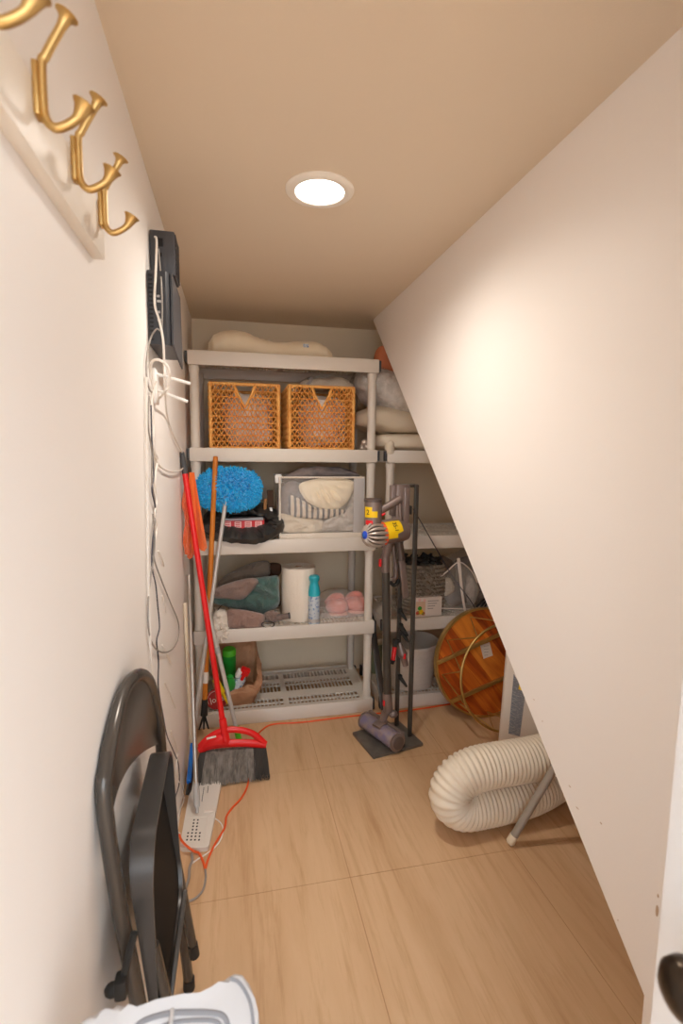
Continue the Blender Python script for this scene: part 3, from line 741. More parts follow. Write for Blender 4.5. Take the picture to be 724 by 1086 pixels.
soft('towel', [(255, 622), (270, 613), (285, 611), (295, 611), (296, 625), (296, 640), (288, 648), (276, 652), (262, 648), (252, 640)], 2.60, .075, 'teal', 'bunched teal fleece blanket in the middle of the towel heap', 'blanket', tg, seed=23, wr=.026, fold=lambda p: .016*math.sin(p.x*45+p.z*80+3*noise.noise(p*9)), ws=14)
soft('towel', [(226, 634), (240, 637), (256, 641), (262, 630), (268, 620), (272, 628), (262, 645), (252, 646), (238, 643), (227, 640)], 2.575, .03, 'teal', 'folded teal towel edge under the mauve towel', 'towel', tg, seed=24)
soft('towel', [(226, 626), (240, 619), (258, 614), (270, 613), (274, 618), (266, 628), (256, 636), (240, 635), (227, 634)], 2.525, .045, 'mauve', 'mauve towel folded to a point over the teal fleece', 'towel', tg, seed=25)
soft('towel', [(242, 647), (252, 646), (266, 648), (280, 652), (280, 660), (277, 669), (262, 668), (243, 666), (241, 656)], 2.50, .035, 'mauve2', 'rose brown folded towel hanging over the front shelf edge', 'towel', tg, seed=26)
soft('hair_towel', [(226, 652), (231, 646), (240, 648), (242, 660), (242, 668), (236, 674), (228, 672), (224, 664)], 2.51, .04, 'white_towel', 'white terry headband crumpled beside the rose brown towel', 'headband', None, seed=27, wr=.014, ws=30)
b = MB(); c = P(233, 671, y=2.468); n = 40
ctr = [c+Vector((.030*math.cos(2*math.pi*i/n), -.002, .030*math.sin(2*math.pi*i/n))) for i in range(n)]
b.tube(ctr, [.017+.005*math.sin(i*2.3)+.003*math.sin(i*5.1) for i in range(n)], 10, closed=True)
tag(b.build('scrunchie', 'white_towel', ang=80), 'white scrunchie resting on the front shelf edge', 'scrunchie')
soft('sock', [(280, 651), (288, 647), (296, 651), (297, 657), (290, 660), (282, 659)], 2.53, .03, 'mauve', 'small taupe cloth bundle right of the rose brown towel', 'cloth', None, seed=28, wr=.012, ws=34)
nz_ = thing('nozzle', (.24, 2.5, z), 'small grey round hairdryer nozzle beside the paper towel roll', 'nozzle')
a, c = P(294, 655, y=2.50), P(307, 653, y=2.485)
b = MB(); b.tube([a, a+(c-a)*.35, a+(c-a)*.4, c], [.018, .018, .015, .015], 16); b.build('barrel', 'vac_grey', nz_)
b = MB(); d = (c-a).normalized(); b.tube([c-d*.004, c+d*.002], .0165, 16); b.build('ring', 'elec', nz_)
b = MB(); c = P(284, 662, y=2.462); n = 28
b.tube([c+Vector((.031*math.cos(2*math.pi*i/n), -.004-.010*math.sin(2*math.pi*i/n+.6), .018*math.sin(2*math.pi*i/n))) for i in range(n)], .0022, 6, closed=True)
tag(b.build('hair_tie', 'black_rubber'), 'thin black hair tie loop hanging at the shelf edge', 'hair tie')
b = MB(); b.tube(catmull([P(229, 650, y=2.50), P(234, 643, y=2.48), P(240, 641, y=2.47), P(243, 646, y=2.465)], 6), .0022, 6)
tag(b.build('headband_strap', 'black_rubber'), 'thin black elastic strap across the white headband', 'strap')
# paper towel roll
pr_ = thing('paper_towel_roll', (.334, 2.60, z), 'thick white paper towel roll standing beside the aerosol can', 'paper towel')
b = MB(); b.lathe([(.020, .004), (.088, .002), (.090, .006), (.090, .276), (.087, .281), (.060, .2815), (.021, .2815), (.020, .278)], (.334, 2.60, z), (0, 0, 1), 40, closed=True); b.build('roll', 'paper', pr_, ang=50)
b = MB(); b.lathe([(.0195, .004), (.0195, .280), (.017, .280), (.017, .004)], (.334, 2.60, z), (0, 0, 1), 24, closed=True); b.build('core', 'kraft', pr_)
b = MB(); b.tube([Vector((.334+.006*a*math.cos(a*3), 2.60+.006*a*math.sin(a*3), z+.2818)) for a in [3.6+i*.05 for i in range(210)]], .0005, 4, caps=False); b.build('spiral_edge', 'hamper', pr_)
# aerosol can
ae = thing('aerosol_can', (.402, 2.492, z), 'slim air freshener can with an aqua cap in front of the roll', 'spray can')
b = MB(); b.lathe([(.028, 0), (.030, .003), (.030, .150), (.029, .160)], (.402, 2.492, z), (0, 0, 1), 28); b.build('can', 'can', ae)
b = MB(); b.lathe([(.0305, .150), (.0305, .172), (.026, .196), (.022, .212), (.022, .222), (.027, .232), (.028, .246), (.022, .254), (.0, .256)], (.402, 2.492, z), (0, 0, 1), 28); b.build('cap', 'aqua', ae)
b = MB(); b.lathe([(.0303, .012), (.0303, .030)], (.402, 2.492, z), (0, 0, 1), 28); b.build('label_band', 'mesh_grey', ae)
# slippers in a clear bag
def slipper(cx, cy, label):
    s = thing('slipper', (cx, cy, z), label, 'slipper', 'pink slippers on the fourth shelf')
    b = MB(); b.puff([(cx-.052, cy-.06, z+.006), (cx-.045, cy-.10, z+.006), (cx, cy-.115, z+.006), (cx+.045, cy-.10, z+.006), (cx+.052, cy-.06, z+.006), (cx+.040, cy+.05, z+.006), (cx+.034, cy+.12, z+.006), (cx, cy+.135, z+.006), (cx-.034, cy+.12, z+.006), (cx-.042, cy+.05, z+.006)], .012, (0, 0, 1), wr=.001, back=.4); b.build('sole', 'pink_sole', s, ang=70)
    b = MB(); b.ball((cx, cy-.045, z+.042), (.060, .062, .040), 22, 14, .9, wr=.010, ws=34, seed=cx*9); b.build('upper', 'pink', s, ang=80)
    b = MB(); b.tube(catmull([(cx-.045, cy+.02, z+.045), (cx-.02, cy-.025, z+.088), (cx+.02, cy-.025, z+.088), (cx+.045, cy+.02, z+.045)], 6), .018, 10); b.build('cuff', 'pink', s)
slipper(.555, 2.68, 'pink fluffy slipper nearer the aerosol can, in clear film')
slipper(.668, 2.70, 'pink fluffy slipper half hidden by the shelf post, in clear film')
b = MB(); b.puff([(.46, 2.56, z+.004), (.52, 2.535, z+.004), (.62, 2.54, z+.004), (.69, 2.56, z+.004), (.695, 2.75, z+.004), (.60, 2.84, z+.004), (.48, 2.80, z+.004), (.44, 2.68, z+.004)], .115, (0, 0, 1), wr=.012, ws=18, back=0, pw=.35)
tag(b.build('slipper_bag', 'plastic_wrap', ang=60), 'clear film bag wrapped around the pink slippers', 'bag')

# ------------------------------------------------------------------ bottom shelf: paper grocery bag
z = ZD[0]
gb = thing('paper_bag', (.0, 2.6, z), 'rumpled brown paper grocery bag on the bottom shelf', 'paper bag')
b = MB()
secs = [(z+.001, -.095, .100, 2.53, 2.68, 0), (z+.06, -.112, .108, 2.505, 2.69, 0), (z+.078, -.116, .120, 2.50, 2.70, 0), (z+.083, -.118, .128, 2.503, 2.71, .15), (z+.20, -.112, .128, 2.515, 2.71, .5), (z+.23, -.105, .12, 2.53, 2.715, 1.0)]
nB = 48; rows = []
for si, (zz, xa, xb, ya, yb, op) in enumerate(secs):
    row = []
    for k in range(nB):
        a = 2*math.pi*k/nB; e = .45
        x = (xa+xb)/2+(xb-xa)/2*sgn_pow(math.cos(a), e); y = (ya+yb)/2+(yb-ya)/2*sgn_pow(math.sin(a), e)
        q = Vector((x, y, zz))
        amp = .012 if si else .003
        q += Vector((noise.noise(q*13+Vector((1, 2, 3))), noise.noise(q*13+Vector((7, 2, 3))), 0))*amp*2.2+Vector((noise.noise(q*34+Vector((1, 2, 3))), noise.noise(q*34+Vector((7, 2, 3))), 0))*amp*.9
        if op:   # mouth: high at the back, low at the front
            back = min(1, max(0, (y-ya)/(yb-ya)))
            q.z = z+.085+op*.012+.195*back**.9*(.55+.45*op)+.009*math.sin(k*1.7)*op
        row.append(b.bm.verts.new(q))
    rows.append(row)
inn = []
for si in (5, 4, 1):
    c = sum((v.co for v in rows[si]), Vector())/nB
    inn.append([b.bm.verts.new(c+(v.co-c)*.965-Vector((0, 0, .001))) for v in rows[si]])
for a, c in zip((rows+inn)[:-1], (rows+inn)[1:]):
    for k in range(nB): b.bm.faces.new((a[k], a[(k+1) % nB], c[(k+1) % nB], c[k]))
b.bm.faces.new(rows[0][::-1]); b.bm.faces.new(inn[-1])
b.build('bag_body', 'kraft', gb, ang=22)
lg = P(229, 750, y=2.495)
b = MB(); b.lathe([(0, 0), (.049, 0), (.052, .0015), (0, .0016)], (lg.x+.004, 2.497, z+.062), (-.05, -1, .12), 40); logo_ = b.build('logo_disc', 'logo_red', gb)
text_mesh("Joe's", .040, frame((lg.x+.006, 2.4945, z+.062), (1, -.05, .22), (-.1, .1, 1)), 'logo_lettering', 'logo_white', logo_)
b = MB(); n = 40; b.tube([Vector((lg.x+.004+.045*math.cos(2*math.pi*i/n), 2.4955, z+.062+.045*math.sin(2*math.pi*i/n))) for i in range(n)], .0012, 5, closed=True); b.build('logo_ring', 'logo_white', logo_)
gg = 'bottles in the paper bag'
def bottle(c, tilt, label, cat='bottle'):
    return thing('spray_bottle', c, label, cat, gg), Matrix.Rotation(tilt[0], 3, 'X')@Matrix.Rotation(tilt[1], 3, 'Y')
def lath(prof, c, rot, m, name, par, n=20):
    b = MB(); b.lathe(prof, c, rot@Vector((0, 0, 1)), n); return b.build(name, m, par)
c = P(242, 728, y=2.545); o, rt_ = bottle(c-Vector((0, 0, .10)), (R(24), R(8)), 'green topped bottle with blue label, in the middle of the paper bag')
c0 = c-rt_@Vector((0, 0, .10))
lath([(.03, 0), (.036, .01), (.036, .105), (.034, .11)], c0, rt_, 'blue_label', 'body', o); lath([(.0355, .100), (.035, .125), (.027, .15), (.016, .165), (.014, .175), (0, .176)], c0, rt_, 'green', 'shoulder', o)
c = P(243, 692, y=2.66); o, rt_ = bottle(c-Vector((0, 0, .17)), (R(8), R(0)), 'light green capped bottle at the back of the paper bag')
c0 = c-rt_@Vector((0, 0, .16)); lath([(.03, 0), (.035, .01), (.035, .15), (.033, .16)], c0, rt_, 'green', 'body', o); lath([(.036, .150), (.036, .175), (.030, .183), (0, .184)], c0, rt_, 'green2', 'cap', o)
c = P(259, 714, y=2.54); o, rt_ = bottle(c-Vector((0, 0, .12)), (R(14), R(28)), 'bottle with a red trigger head, right side of the paper bag')
c0 = c-rt_@Vector((0, 0, .12)); lath([(.024, 0), (.028, .01), (.028, .085), (.012, .11), (.011, .12)], c0, rt_, 'can', 'body', o)
b = MB(); b.box((c.x-.022, c.y-.016, c.z-.010), (c.x+.026, c.y+.016, c.z+.030), rot=rt_, bev=.006); b.box((c.x-.012, c.y-.03, c.z-.03), (c.x+.004, c.y-.014, c.z+.02), rot=rt_, bev=.003); b.build('trigger_head', 'red', o)
b = MB(); b.box((c.x-.040, c.y-.018, c.z-.016), (c.x-.018, c.y+.014, c.z+.026), rot=rt_, bev=.004); b.build('nozzle', 'white_plastic', o)
a, c = P(228, 720, y=2.50), P(236, 735, y=2.49)
b = MB(); b.bar(a, c, .030, .012, up=(0, -1, .3), bev=.004); b.tube([c, c+(c-a)*.7], .008, 10)
tag(b.build('scrub_brush', 'yellow', ang=50), 'yellow plastic scraper poking out of the paper bag', 'scraper', gg)

# ------------------------------------------------------------------ brooms and poles along the left wall
tip = P(191, 484, x=-.196)
br = thing('broom', (-.02, 2.06, 0), 'red-handled broom with grey bristles standing on the floor', 'broom')
top = P(196, 502, x=-.194); bot = P(238, 778, y=2.07)
b = MB(); b.tube([bot, top], .0118, 16); b.build('handle', 'red', br)
b = MB(); d = (top-bot).normalized(); b.tube([top-d*.002, top+d*.02, top+d*.085, top+d*.09], [.0125, .0125, .0115, .007], 14); b.build('handle_cap', 'clip', br)
yb_ = 2.065
hl = [(209, 797), (213, 787), (222, 779), (236, 772), (252, 771), (268, 775), (279, 782), (284, 788), (281, 791), (262, 788), (240, 788), (222, 791)]
hp = [P(u, v, y=yb_) for u, v in hl]
b = MB()
hp_ = [p+Vector((0, .016, 0)) for p in hp]; b.prism(hp_, (0, -.034, 0))
# cut-out under the arch is a separate dark-free opening: build arch from tube pieces
b.bm.free(); b = MB()
arch = catmull([P(u, v, y=yb_) for u, v in [(212, 792), (222, 782), (236, 775), (252, 774), (268, 778), (281, 789)]], 6)
b.tube(arch, .0095, 12, flat=1.5)
base = catmull([P(u, v, y=yb_) for u, v in [(211, 796), (222, 791), (240, 788.5), (262, 788), (282, 790)]], 6)
b.tube(base, [.0105]*len(base), 12, flat=1.7)
b.puff([P(u, v, y=yb_) for u, v in [(212, 794), (220, 784), (234, 777), (241, 777), (244, 790), (228, 792)]], .018, (0, -1, 0))
sk = P(238, 777, y=yb_); b.tube([sk-d*.035, sk+d*.06], [.019, .0155], 16)
bh_ = b.build('head', 'red', br, ang=50)
p0, p1 = P(219, 783.5, y=yb_-.021), P(229, 781, y=yb_-.021)
b = MB(); b.bar(p0, p1, .003, .0075, up=(0, 0, 1)); b.build('maker_mark', 'logo_white', bh_)
bl, brr = P(212, 796, y=yb_), P(282, 791, y=yb_)
fl0, fl1 = Vector((-.172, yb_-.045, .003)), Vector((.135, yb_-.045, .008))
def bristles(seed, n, t0, t1, m, name):
    rd = random.Random(seed); b = MB()
    for i in range(n):
        t = rd.uniform(t0, t1); yy = rd.uniform(-.014, .014)
        a = bl.lerp(brr, t)+Vector((0, yy, -.004)); e = fl0.lerp(fl1, min(1.0, max(0, t+rd.gauss(0, .006))))+Vector((0, yy*2.8+rd.gauss(0, .003), rd.uniform(0, .010)))
        mid = (a+e)/2+Vector((rd.gauss(0, .0012), rd.gauss(0, .0012), 0))
        b.tube([a, mid, e], [.0014, .0016, .0013], 4, caps=False)
    return b.build(name, m, br, fixn=False)
bristles(1, 900, .09, .80, 'bristle', 'bristles')
bristles(2, 240, .80, 1.0, 'bristle_d', 'edge_bristles'); bristles(3, 90, 0, .09, 'bristle_d', 'edge_bristles')

wp = thing('wooden_pole', (-.155, 2.37, 0), 'orange wooden pole with black foot leaning on the shelving', 'pole')
a, c = P(216, 765, y=2.365), P(228.5, 484, y=2.43); d = (c-a).normalized()
b = MB(); b.tube([a+d*.10, c-d*.004, c], [.0125, .0115, .008], 16); b.build('shaft', 'wood_pole', wp)
b = MB(); e = a+d*.19; b.tube([e, e+d*.055], .0129, 16); b.build('paper_label', 'sticker', wp)
b = MB(); b.tube([a+d*.03, a+d*.11], [.017, .0135], 14)
for s_ in (-1, 0, 1): b.tube([a+d*.035, a+Vector((s_*.022, -.01, -.035))], [.006, .004], 8)
b.build('foot', 'black_rubber', wp)

sp2 = thing('handled_pole', (0, 2.29, 0), 'slim silver pole with bright green foot behind the broom', 'pole')
a, c = P(253, 783, y=2.27), P(204, 578, x=-.185); d = (c-a).normalized()
b = MB(); b.tube([a+d*.05, c], .0105, 14); b.build('shaft', 'silver', sp2)
b = MB(); b.tube([a-d*.02, a+d*.06], [.0145, .0128], 14); b.build('foot', 'green2', sp2)
b = MB(); e = a+d*.42; b.tube([e, e+d*.03], .0116, 14); b.build('collar', 'grey_plastic', sp2)

cp = thing('chrome_pole', (-.148, 1.81, .02), 'thin steel pole with grey ferrule standing on the slotted white panel', 'pole')
a, c = P(209, 862, z=.025), P(200, 610, x=-.197); d = (c-a).normalized()
b = MB(); b.tube([a+d*.05, c], .0085, 14); b.build('shaft', 'steel', cp)
b = MB(); b.tube([a+d*.02, a+d*.055, a+d*.10], [.010, .013, .0105], 14); b.tube([a, a+d*.03], [.0065, .0065], 10); b.build('ferrule', 'grey_plastic', cp)
tp2 = thing('shade_strip', (-.2, 2.3, 0), 'narrow beige pole upright between the wall and the red broom', 'pole')
b = MB(); b.tube([Vector((-.194, 2.16, .0)), P(196, 640, x=-.203)], .0075, 12); b.build('shaft', 'ivory', tp2)  # rod added to draw a shading line along the wall

# orange cloth hung over the broom
oc = MB(); nU, nW = 9, 14
rows = []
for j in range(nW):
    t = j/(nW-1); row = []
    for i in range(nU):
        s_ = i/(nU-1)
        u = (200.5+s_*5.5)*(1-t)+(199+s_*20)*t; v = 501+(s_*0)+t*(90-s_*12+4*math.sin(s_*9))
        p = P(u, v, y=2.19+.014*math.sin(s_*11+t*2)*t); row.append(p)
    rows.append(row)
oc.sheet(rows, .003)
rows = []
for j in range(nW):
    t = j/(nW-1); row = []
    for i in range(6):
        s_ = i/5
        u = (194+s_*5)*(1-t)+(195.5+s_*6)*t+1.2*math.sin(t*14)*(1-s_); v = 508+t*80
        p = P(u, v, y=2.17+.010*math.sin(s_*7+t*9)); p.x = max(p.x, XL+.004); row.append(p)
    rows.append(row)
oc.sheet(rows, .003)
tag(oc.build('cleaning_cloth', 'orange_cloth', ang=70), 'orange microfibre cloth draped behind the red broom handle', 'cloth')

# blue hand brush at the wall
hb = thing('hand_brush', (-.2, 2.0, 0), 'small blue hand brush with black bristles against the left wall', 'brush')
a, c = P(200, 830, x=-.186), P(204, 789, x=-.184)
b = MB(); b.bar(a, c, .018, .02, up=(0, 1, 0), bev=.005); b.build('handle', 'blue', hb)
a2 = P(199, 838, x=-.188)
b = MB(); b.bar(a2+Vector((.004, -.014, 0)), P(204, 806, x=-.184)+Vector((.004, -.02, 0)), .014, .024, up=(0, 1, 0)); b.build('bristles', 'black_rubber', hb)

# slotted white panel on the floor
tr = thing('slotted_panel', (-.14, 1.87, 0), 'flat white slotted plastic panel lying on the floor by the wall', 'panel')
c4 = [P(190, 899, z=.016), P(221, 899, z=.016), P(235, 828, z=.016), P(203, 828, z=.016)]
c4 = [Vector((max(p.x, -.206), p.y, 0)) for p in c4]
cc = sum(c4, Vector())/4
rc = []
for i in range(4):
    p, a, n_ = c4[i], c4[i-1], c4[(i+1) % 4]
    rc += [p+(a-p).normalized()*.012, p+(a-p).normalized()*.004+(n_-p).normalized()*.004, p+(n_-p).normalized()*.012]
b = MB(); b.prism(rc, (0, 0, .016)); b.build('plate', 'tray', tr)
ux = (c4[1]-c4[0]); uy = (c4[3]-c4[0])
b = MB()
def tp_(s_, t_, zz=.0164): q = c4[0]+ux*s_+uy*t_; q.z = zz; return q
for col in range(4):
    for i in range(7 if col in (1, 2) else 3):
        q = tp_(.22+col*.14, .10+i*.045+(0 if col in (1, 2) else .0)); b.box(q-Vector((.0028, .0036, .0006)), q+Vector((.0028, .0024, .0006)))
for i in range(8):
    q = tp_(.55, .66+i*.03); b.box(q-Vector((.0012, .004, .0006)), q+Vector((.0012, .004, .0006)))
    if i < 4: q = tp_(.72, .80+i*.03); b.box(q-Vector((.0012, .004, .0006)), q+Vector((.0012, .004, .0006)))
b.build('slot', 'slot', tr)
b = MB(); b.tube([tp_(.82, .06), tp_(.82, .42), tp_(.95, .46)], .0012, 6); b.tube([tp_(.1, .40), tp_(.82, .42)], .0012, 6); b.build('ridge', 'tray', tr)
b = MB(); q = tp_(.90, .50); b.box(q-Vector((.02, .006, .001)), q+Vector((.012, .006, .002)), bev=.0005); b.build('label_tab', 'logo_white', tr)

# cords on the floor
def fcord(name, px, r, m, label, zz=None):
    q = [P(u, v, z=r+(zz or 0)) for u, v in px]
    b = MB(); b.tube(catmull(q, 7), r, 8); return tag(b.build(name, m), label, 'cord')
ec = thing('extension_lead', (0, 2, 0), 'orange extension cord snaking from under the shelving past the broom', 'cord')
q = [P(u, v, z=.004) for u, v in [(480, 746), (450, 751), (420, 755), (396, 757), (360, 761), (320, 766), (290, 768)]]+[P(u, v, z=.004) for u, v in [(278, 774), (270, 784), (266, 800), (265, 818), (262, 834), (256, 846), (246, 857), (240, 866), (238, 878), (228, 895), (221, 910), (217.5, 922)]]
for p in q[:7]: p.y = min(p.y, 2.447)
b = MB(); b.tube(catmull(q, 7), .004, 8); b.build('cord_run', 'orange_cord', ec)
q = [P(u, v, z=zz) for u, v, zz in [(188, 884, .03), (193, 892, .03), (200, 899, .025), (206, 903, .012), (211, 905, .005), (215, 913, .004), (217.5, 922, .004)]]
for p in q: p.x = max(p.x, -.205)
b = MB(); b.tube(catmull(q, 7), .004, 8); b.build('cord_branch', 'orange_cord', ec)
q = [P(u, v, z=.004) for u, v in [(217.5, 922), (218, 932), (215, 944), (208, 952), (200, 956)]]
b = MB(); b.tube(catmull(q, 7), .0034, 8); b.build('cord_tail', 'cable_g', ec)
fcord('white_lead', [(228, 868), (234, 873), (236.5, 881), (233, 892), (224, 902), (210, 911), (203, 916)], .0024, 'cable_w', 'thin white cord curving out from under the slotted panel')
fcord('braided_lead', [(203, 905), (204, 912), (201, 920), (200, 932), (196, 944)], .0045, 'cable_g', 'grey mottled braided cord beside the folding chair foot')

# ------------------------------------------------------------------ folded metal chair against the left wall
ch = thing('folding_chair', (-.13, .97, 0), 'folded black metal chair leaning against the left wall', 'folding chair')
YN, YF = .77, 1.185
near = [P(109, 850, y=YN), P(126, 960, y=YN), P(146, 1062, y=YN)]
dn = (near[2]-near[0]).normalized(); foot_n = near[0]+dn*((0.0-near[0].z)/dn.z)
foot_f = Vector((-.128, YF+.01, 0.0))
topz = P(144, 716, x=-.199)
fr = [foot_n+Vector((0, 0, .012)), near[2], near[1], near[0], P(109, 815, y=.79), P(117, 772, y=.845), P(131, 733, y=.93), P(146, 716, y=1.0), P(157, 722, y=1.07), P(164, 745, y=1.13), P(169, 775, y=1.165), Vector((-.172, YF, .60)), Vector((-.15, YF, .32)), foot_f+Vector((0, 0, .012))]
for p in fr: p.x = max(p.x, XL+.0135)
frc = catmull(fr, 8)
b = MB(); b.tube(frc, .0125, 14); frm_ = b.build('frame', 'black_tube', ch, ang=60)
for p in (foot_n, foot_f):
    b = MB(); b.lathe([(.014, 0), (.015, .004), (.0145, .03)], (p.x, p.y, 0), (0, 0, 1), 14); b.build('foot_cap', 'black_rubber', frm_)
# backrest panel curved between the tubes
b = MB(); rows = []
low = catmull([P(117, 870, y=.785), P(121, 847, y=.80), P(127, 829, y=.835), P(138, 810, y=.92), P(153, 796, y=1.05), P(170, 788, y=1.17)], 6)
hi_ = catmull([P(112, 850, y=.775), P(112, 815, y=.79), P(119, 774, y=.845), P(132, 737, y=.93), P(146, 720, y=1.0), P(156, 726, y=1.06), P(163, 748, y=1.12), P(168, 776, y=1.16)], 6)
for j in range(11):
    row = []
    for i in range(31):
        t = i/30; a = low[round(t*(len(low)-1))]; c = hi_[round(t*(len(hi_)-1))]; f = j/10
        p = a.lerp(c, f); p.x = max(p.x-.004*math.sin(math.pi*f), XL+.006); row.append(p)
    rows.append(row)
b.sheet(rows, .003); b.build('backrest', 'black_tube', ch, ang=60)
# seat pan
b = MB()
yn, yf, zu, zl_ = .785, 1.125, .728, .36
def sx(y, zz):
    t = (y-yn)/(yf-yn); near_x = -.176+(zu-zz)*.10; far_x = -.183+(zu-zz)*.13
    return near_x*(1-t)+far_x*t
def sd(zz): return .012+.028*max(0, (zz-.45)/(zu-.45))
oo = []
rc_ = .07
for (cy, cz, a0) in ((yf-rc_, zu-rc_, 0), (yn+rc_, zu-rc_, 90), (yn+rc_, zl_+rc_, 180), (yf-rc_, zl_+rc_, 270)):
    for k in range(7):
        a = R(a0+k*15); oo.append((cy+rc_*math.cos(a), cz+rc_*math.sin(a)))
n = len(oo); A = [Vector((sx(y, zz), y, zz)) for y, zz in oo]; B = [Vector((sx(y, zz)+sd(zz), y, zz)) for y, zz in oo]
cy, cz = (yn+yf)/2, (zu+zl_)/2
C2 = [Vector((sx(y, zz)+sd(zz), cy+(y-cy)*.975, cz+(zz-cz)*.98)) for y, zz in oo]; D2 = [Vector((sx(y, zz)+.003, cy+(y-cy)*.97, cz+(zz-cz)*.975)) for y, zz in oo]
vA, vB, vC, vD = [[b.bm.verts.new(p) for p in L_] for L_ in (A, B, C2, D2)]
for a, c in ((vA, vB), (vB, vC), (vC, vD)):
    for k in range(n): b.bm.faces.new((a[k], a[(k+1) % n], c[(k+1) % n], c[k]))
b.bm.faces.new(vA)
seat_ = b.build('seat', 'black_metal', ch, ang=35)
b = MB(); b.prism([p+Vector((.0004, 0, 0)) for p in D2], (-.002, 0, 0)); b.build('seat_underside', 'black_shade', seat_, ang=35)  # thin sheet carrying the hollow's shade as a darker colour
b = MB()
for (yy, zz) in ((.86, .70), (.88, .56), (1.0, .62)): b.lathe([(.006, 0), (.005, .004), (0, .0045)], (sx(yy, zz)+.003, yy, zz), (1, 0, 0), 12)
b.build('rivet', 'steel', seat_)
# rear legs and cross bar
ff = P(206, 1012, y=1.15); fu = P(181, 880, y=1.13)
b = MB(); b.tube([ff, fu], .0105, 12); rl_ = b.build('rear_leg', 'black_tube', ch)
b = MB(); dd = (ff-fu).normalized(); b.tube([ff-dd*.03, ff+dd*.004], .0125, 12); b.build('leg_cap', 'black_rubber', rl_)
fn = Vector((-.075, .80, .14)); fu2 = Vector((-.142, .80, .55))
b = MB(); b.tube([fn, fu2], .0105, 12); b.build('rear_leg', 'black_tube', ch)
b = MB(); b.bar(P(196, 945, y=1.0), P(180, 1062, y=.86), .010, .022, up=(0, 1, 0), bev=.002); b.build('brace', 'black_metal', ch)
b = MB(); h_ = P(128, 1048, y=.73); b.box(h_-Vector((.008, .012, .012)), h_+Vector((.010, .012, .02)), bev=.004); b.ball(h_+Vector((-.012, 0, .0)), (.012, .01, .011), 10, 8); b.tube([h_, h_+Vector((.018, .02, .07))], .006, 8); b.build('hinge', 'black_rubber', ch)

# ------------------------------------------------------------------ white plastic stool top close to the camera
ws_ = thing('step_stool', (-.07, .52, 0), 'white plastic folding stool with grey grip grooves in the near corner', 'stool')
sn = Vector((.04, -.62, .78)).normalized(); s0 = Vector((-.06, .535, .760))     # plate tilted back, its face turned up
def onst(u, v, off=0):
    d = P(u, v, y=1.0)-CAM; q = s0+sn*off; t = (q-CAM).dot(sn)/d.dot(sn); return CAM+d*t
ol = [(72, 1150), (74, 1100), (80, 1089), (92, 1079), (101, 1075), (110, 1077), (118, 1071), (124, 1066), (130, 1067), (134, 1072), (145, 1068), (165, 1060), (193, 1054), (212, 1052.5), (226, 1052), (234, 1046), (241, 1037), (249, 1032.5), (257, 1034), (264, 1043), (270, 1058), (274, 1075), (277, 1100), (276, 1150), (265, 1175), (85, 1175)]
pts = [onst(u, v) for u, v in ol]
for p in pts: p.x = max(p.x, XL+.004)
b = MB(); b.prism(pts, sn*-.028)
bmesh.ops.bevel(b.bm, geom=[e for e in b.bm.edges if abs((e.verts[0].co-e.verts[1].co).normalized().dot(sn)) < .2], offset=.005, segments=3, affect='EDGES', profile=.5)
b.build('seat', 'stool', ws_, ang=50)
def arc(px, r, m, name):
    b = MB(); q = catmull([onst(u, v, .0005) for u, v in px], 6); b.tube(q, r, 10, flat=.35, up=sn); b.build(name, m, ws_)
arc([(138, 1096), (152, 1083), (178, 1075), (205, 1073.5), (228, 1074.5), (238, 1079), (243, 1092)], .0027, 'groove', 'grip_groove')
arc([(158, 1096), (182, 1085), (212, 1082), (230, 1084), (237, 1095)], .0020, 'groove', 'grip_groove')
arc([(244, 1038), (252, 1041), (260, 1051), (266, 1066), (269, 1090)], .0018, 'groove', 'edge_groove')
b = MB(); a = onst(182, 1079, .003); b.box(a-Vector((.0022, .012, .003)), a+Vector((.0022, .008, .003)), bev=.001); b.build('latch', 'stool', ws_)
for (u, v) in ((85, 1165), (262, 1165), (110, 1082), (262, 1075)):
    q = onst(u, v, -.02); q.x = max(q.x, XL+.02); b = MB(); b.tube([q, Vector((q.x, q.y+(.02 if v < 1100 else -.02), .0))], [.012, .014], 12); b.build('leg', 'stool', ws_)

# ------------------------------------------------------------------ cordless vacuum on its stand
vs_ = thing('vacuum_stand', (.711, 2.178, 0), 'black floor stand with square base holding the cordless vacuum', 'stand')
e1 = Vector((.256, .056, 0)).normalized(); e2 = Vector((-e1.y, e1.x, 0)); cb = Vector((.711, 2.178, 0))
b = MB(); g = b.box((-.134, -.110, 0), (.134, .110, .016), bev=.004)
rm = Matrix((e1, e2, Vector((0, 0, 1)))).transposed()
for v in b.bm.verts: v.co = cb+rm@v.co
b.build('base_plate', 'base_grey', vs_)
u1, u2 = Vector((.822, 2.168, 0)), Vector((.792, 2.276, 0))
for u, zt_ in ((u1, 1.236), (u2, 1.15)):
    b = MB(); b.box((u.x-.011, u.y-.008, .014), (u.x+.009, u.y+.008, zt_), bev=.003); b.build('upright', 'stand_black', vs_)
b = MB(); b.box((.745, 2.165, 1.225), (.832, 2.215, 1.238), bev=.004); b.box((.79, 2.16, 1.10), (.80, 2.29, 1.14), bev=.003); b.build('top_plate', 'stand_black', vs_)
for (u, v) in ((425, 652), (427, 675), (425, 722), (426, 668)):
    b = MB(); a = P(u-1, v-4, y=2.262); c = P(u+6, v+6, y=2.20)
    b.tube([a, a.lerp(c, .45), c], [.010, .009, .005], 10); b.box(a-Vector((.010, .01, .012)), a+Vector((.010, .012, .012)), bev=.003); b.build('accessory_clip', 'black_rubber', vs_)

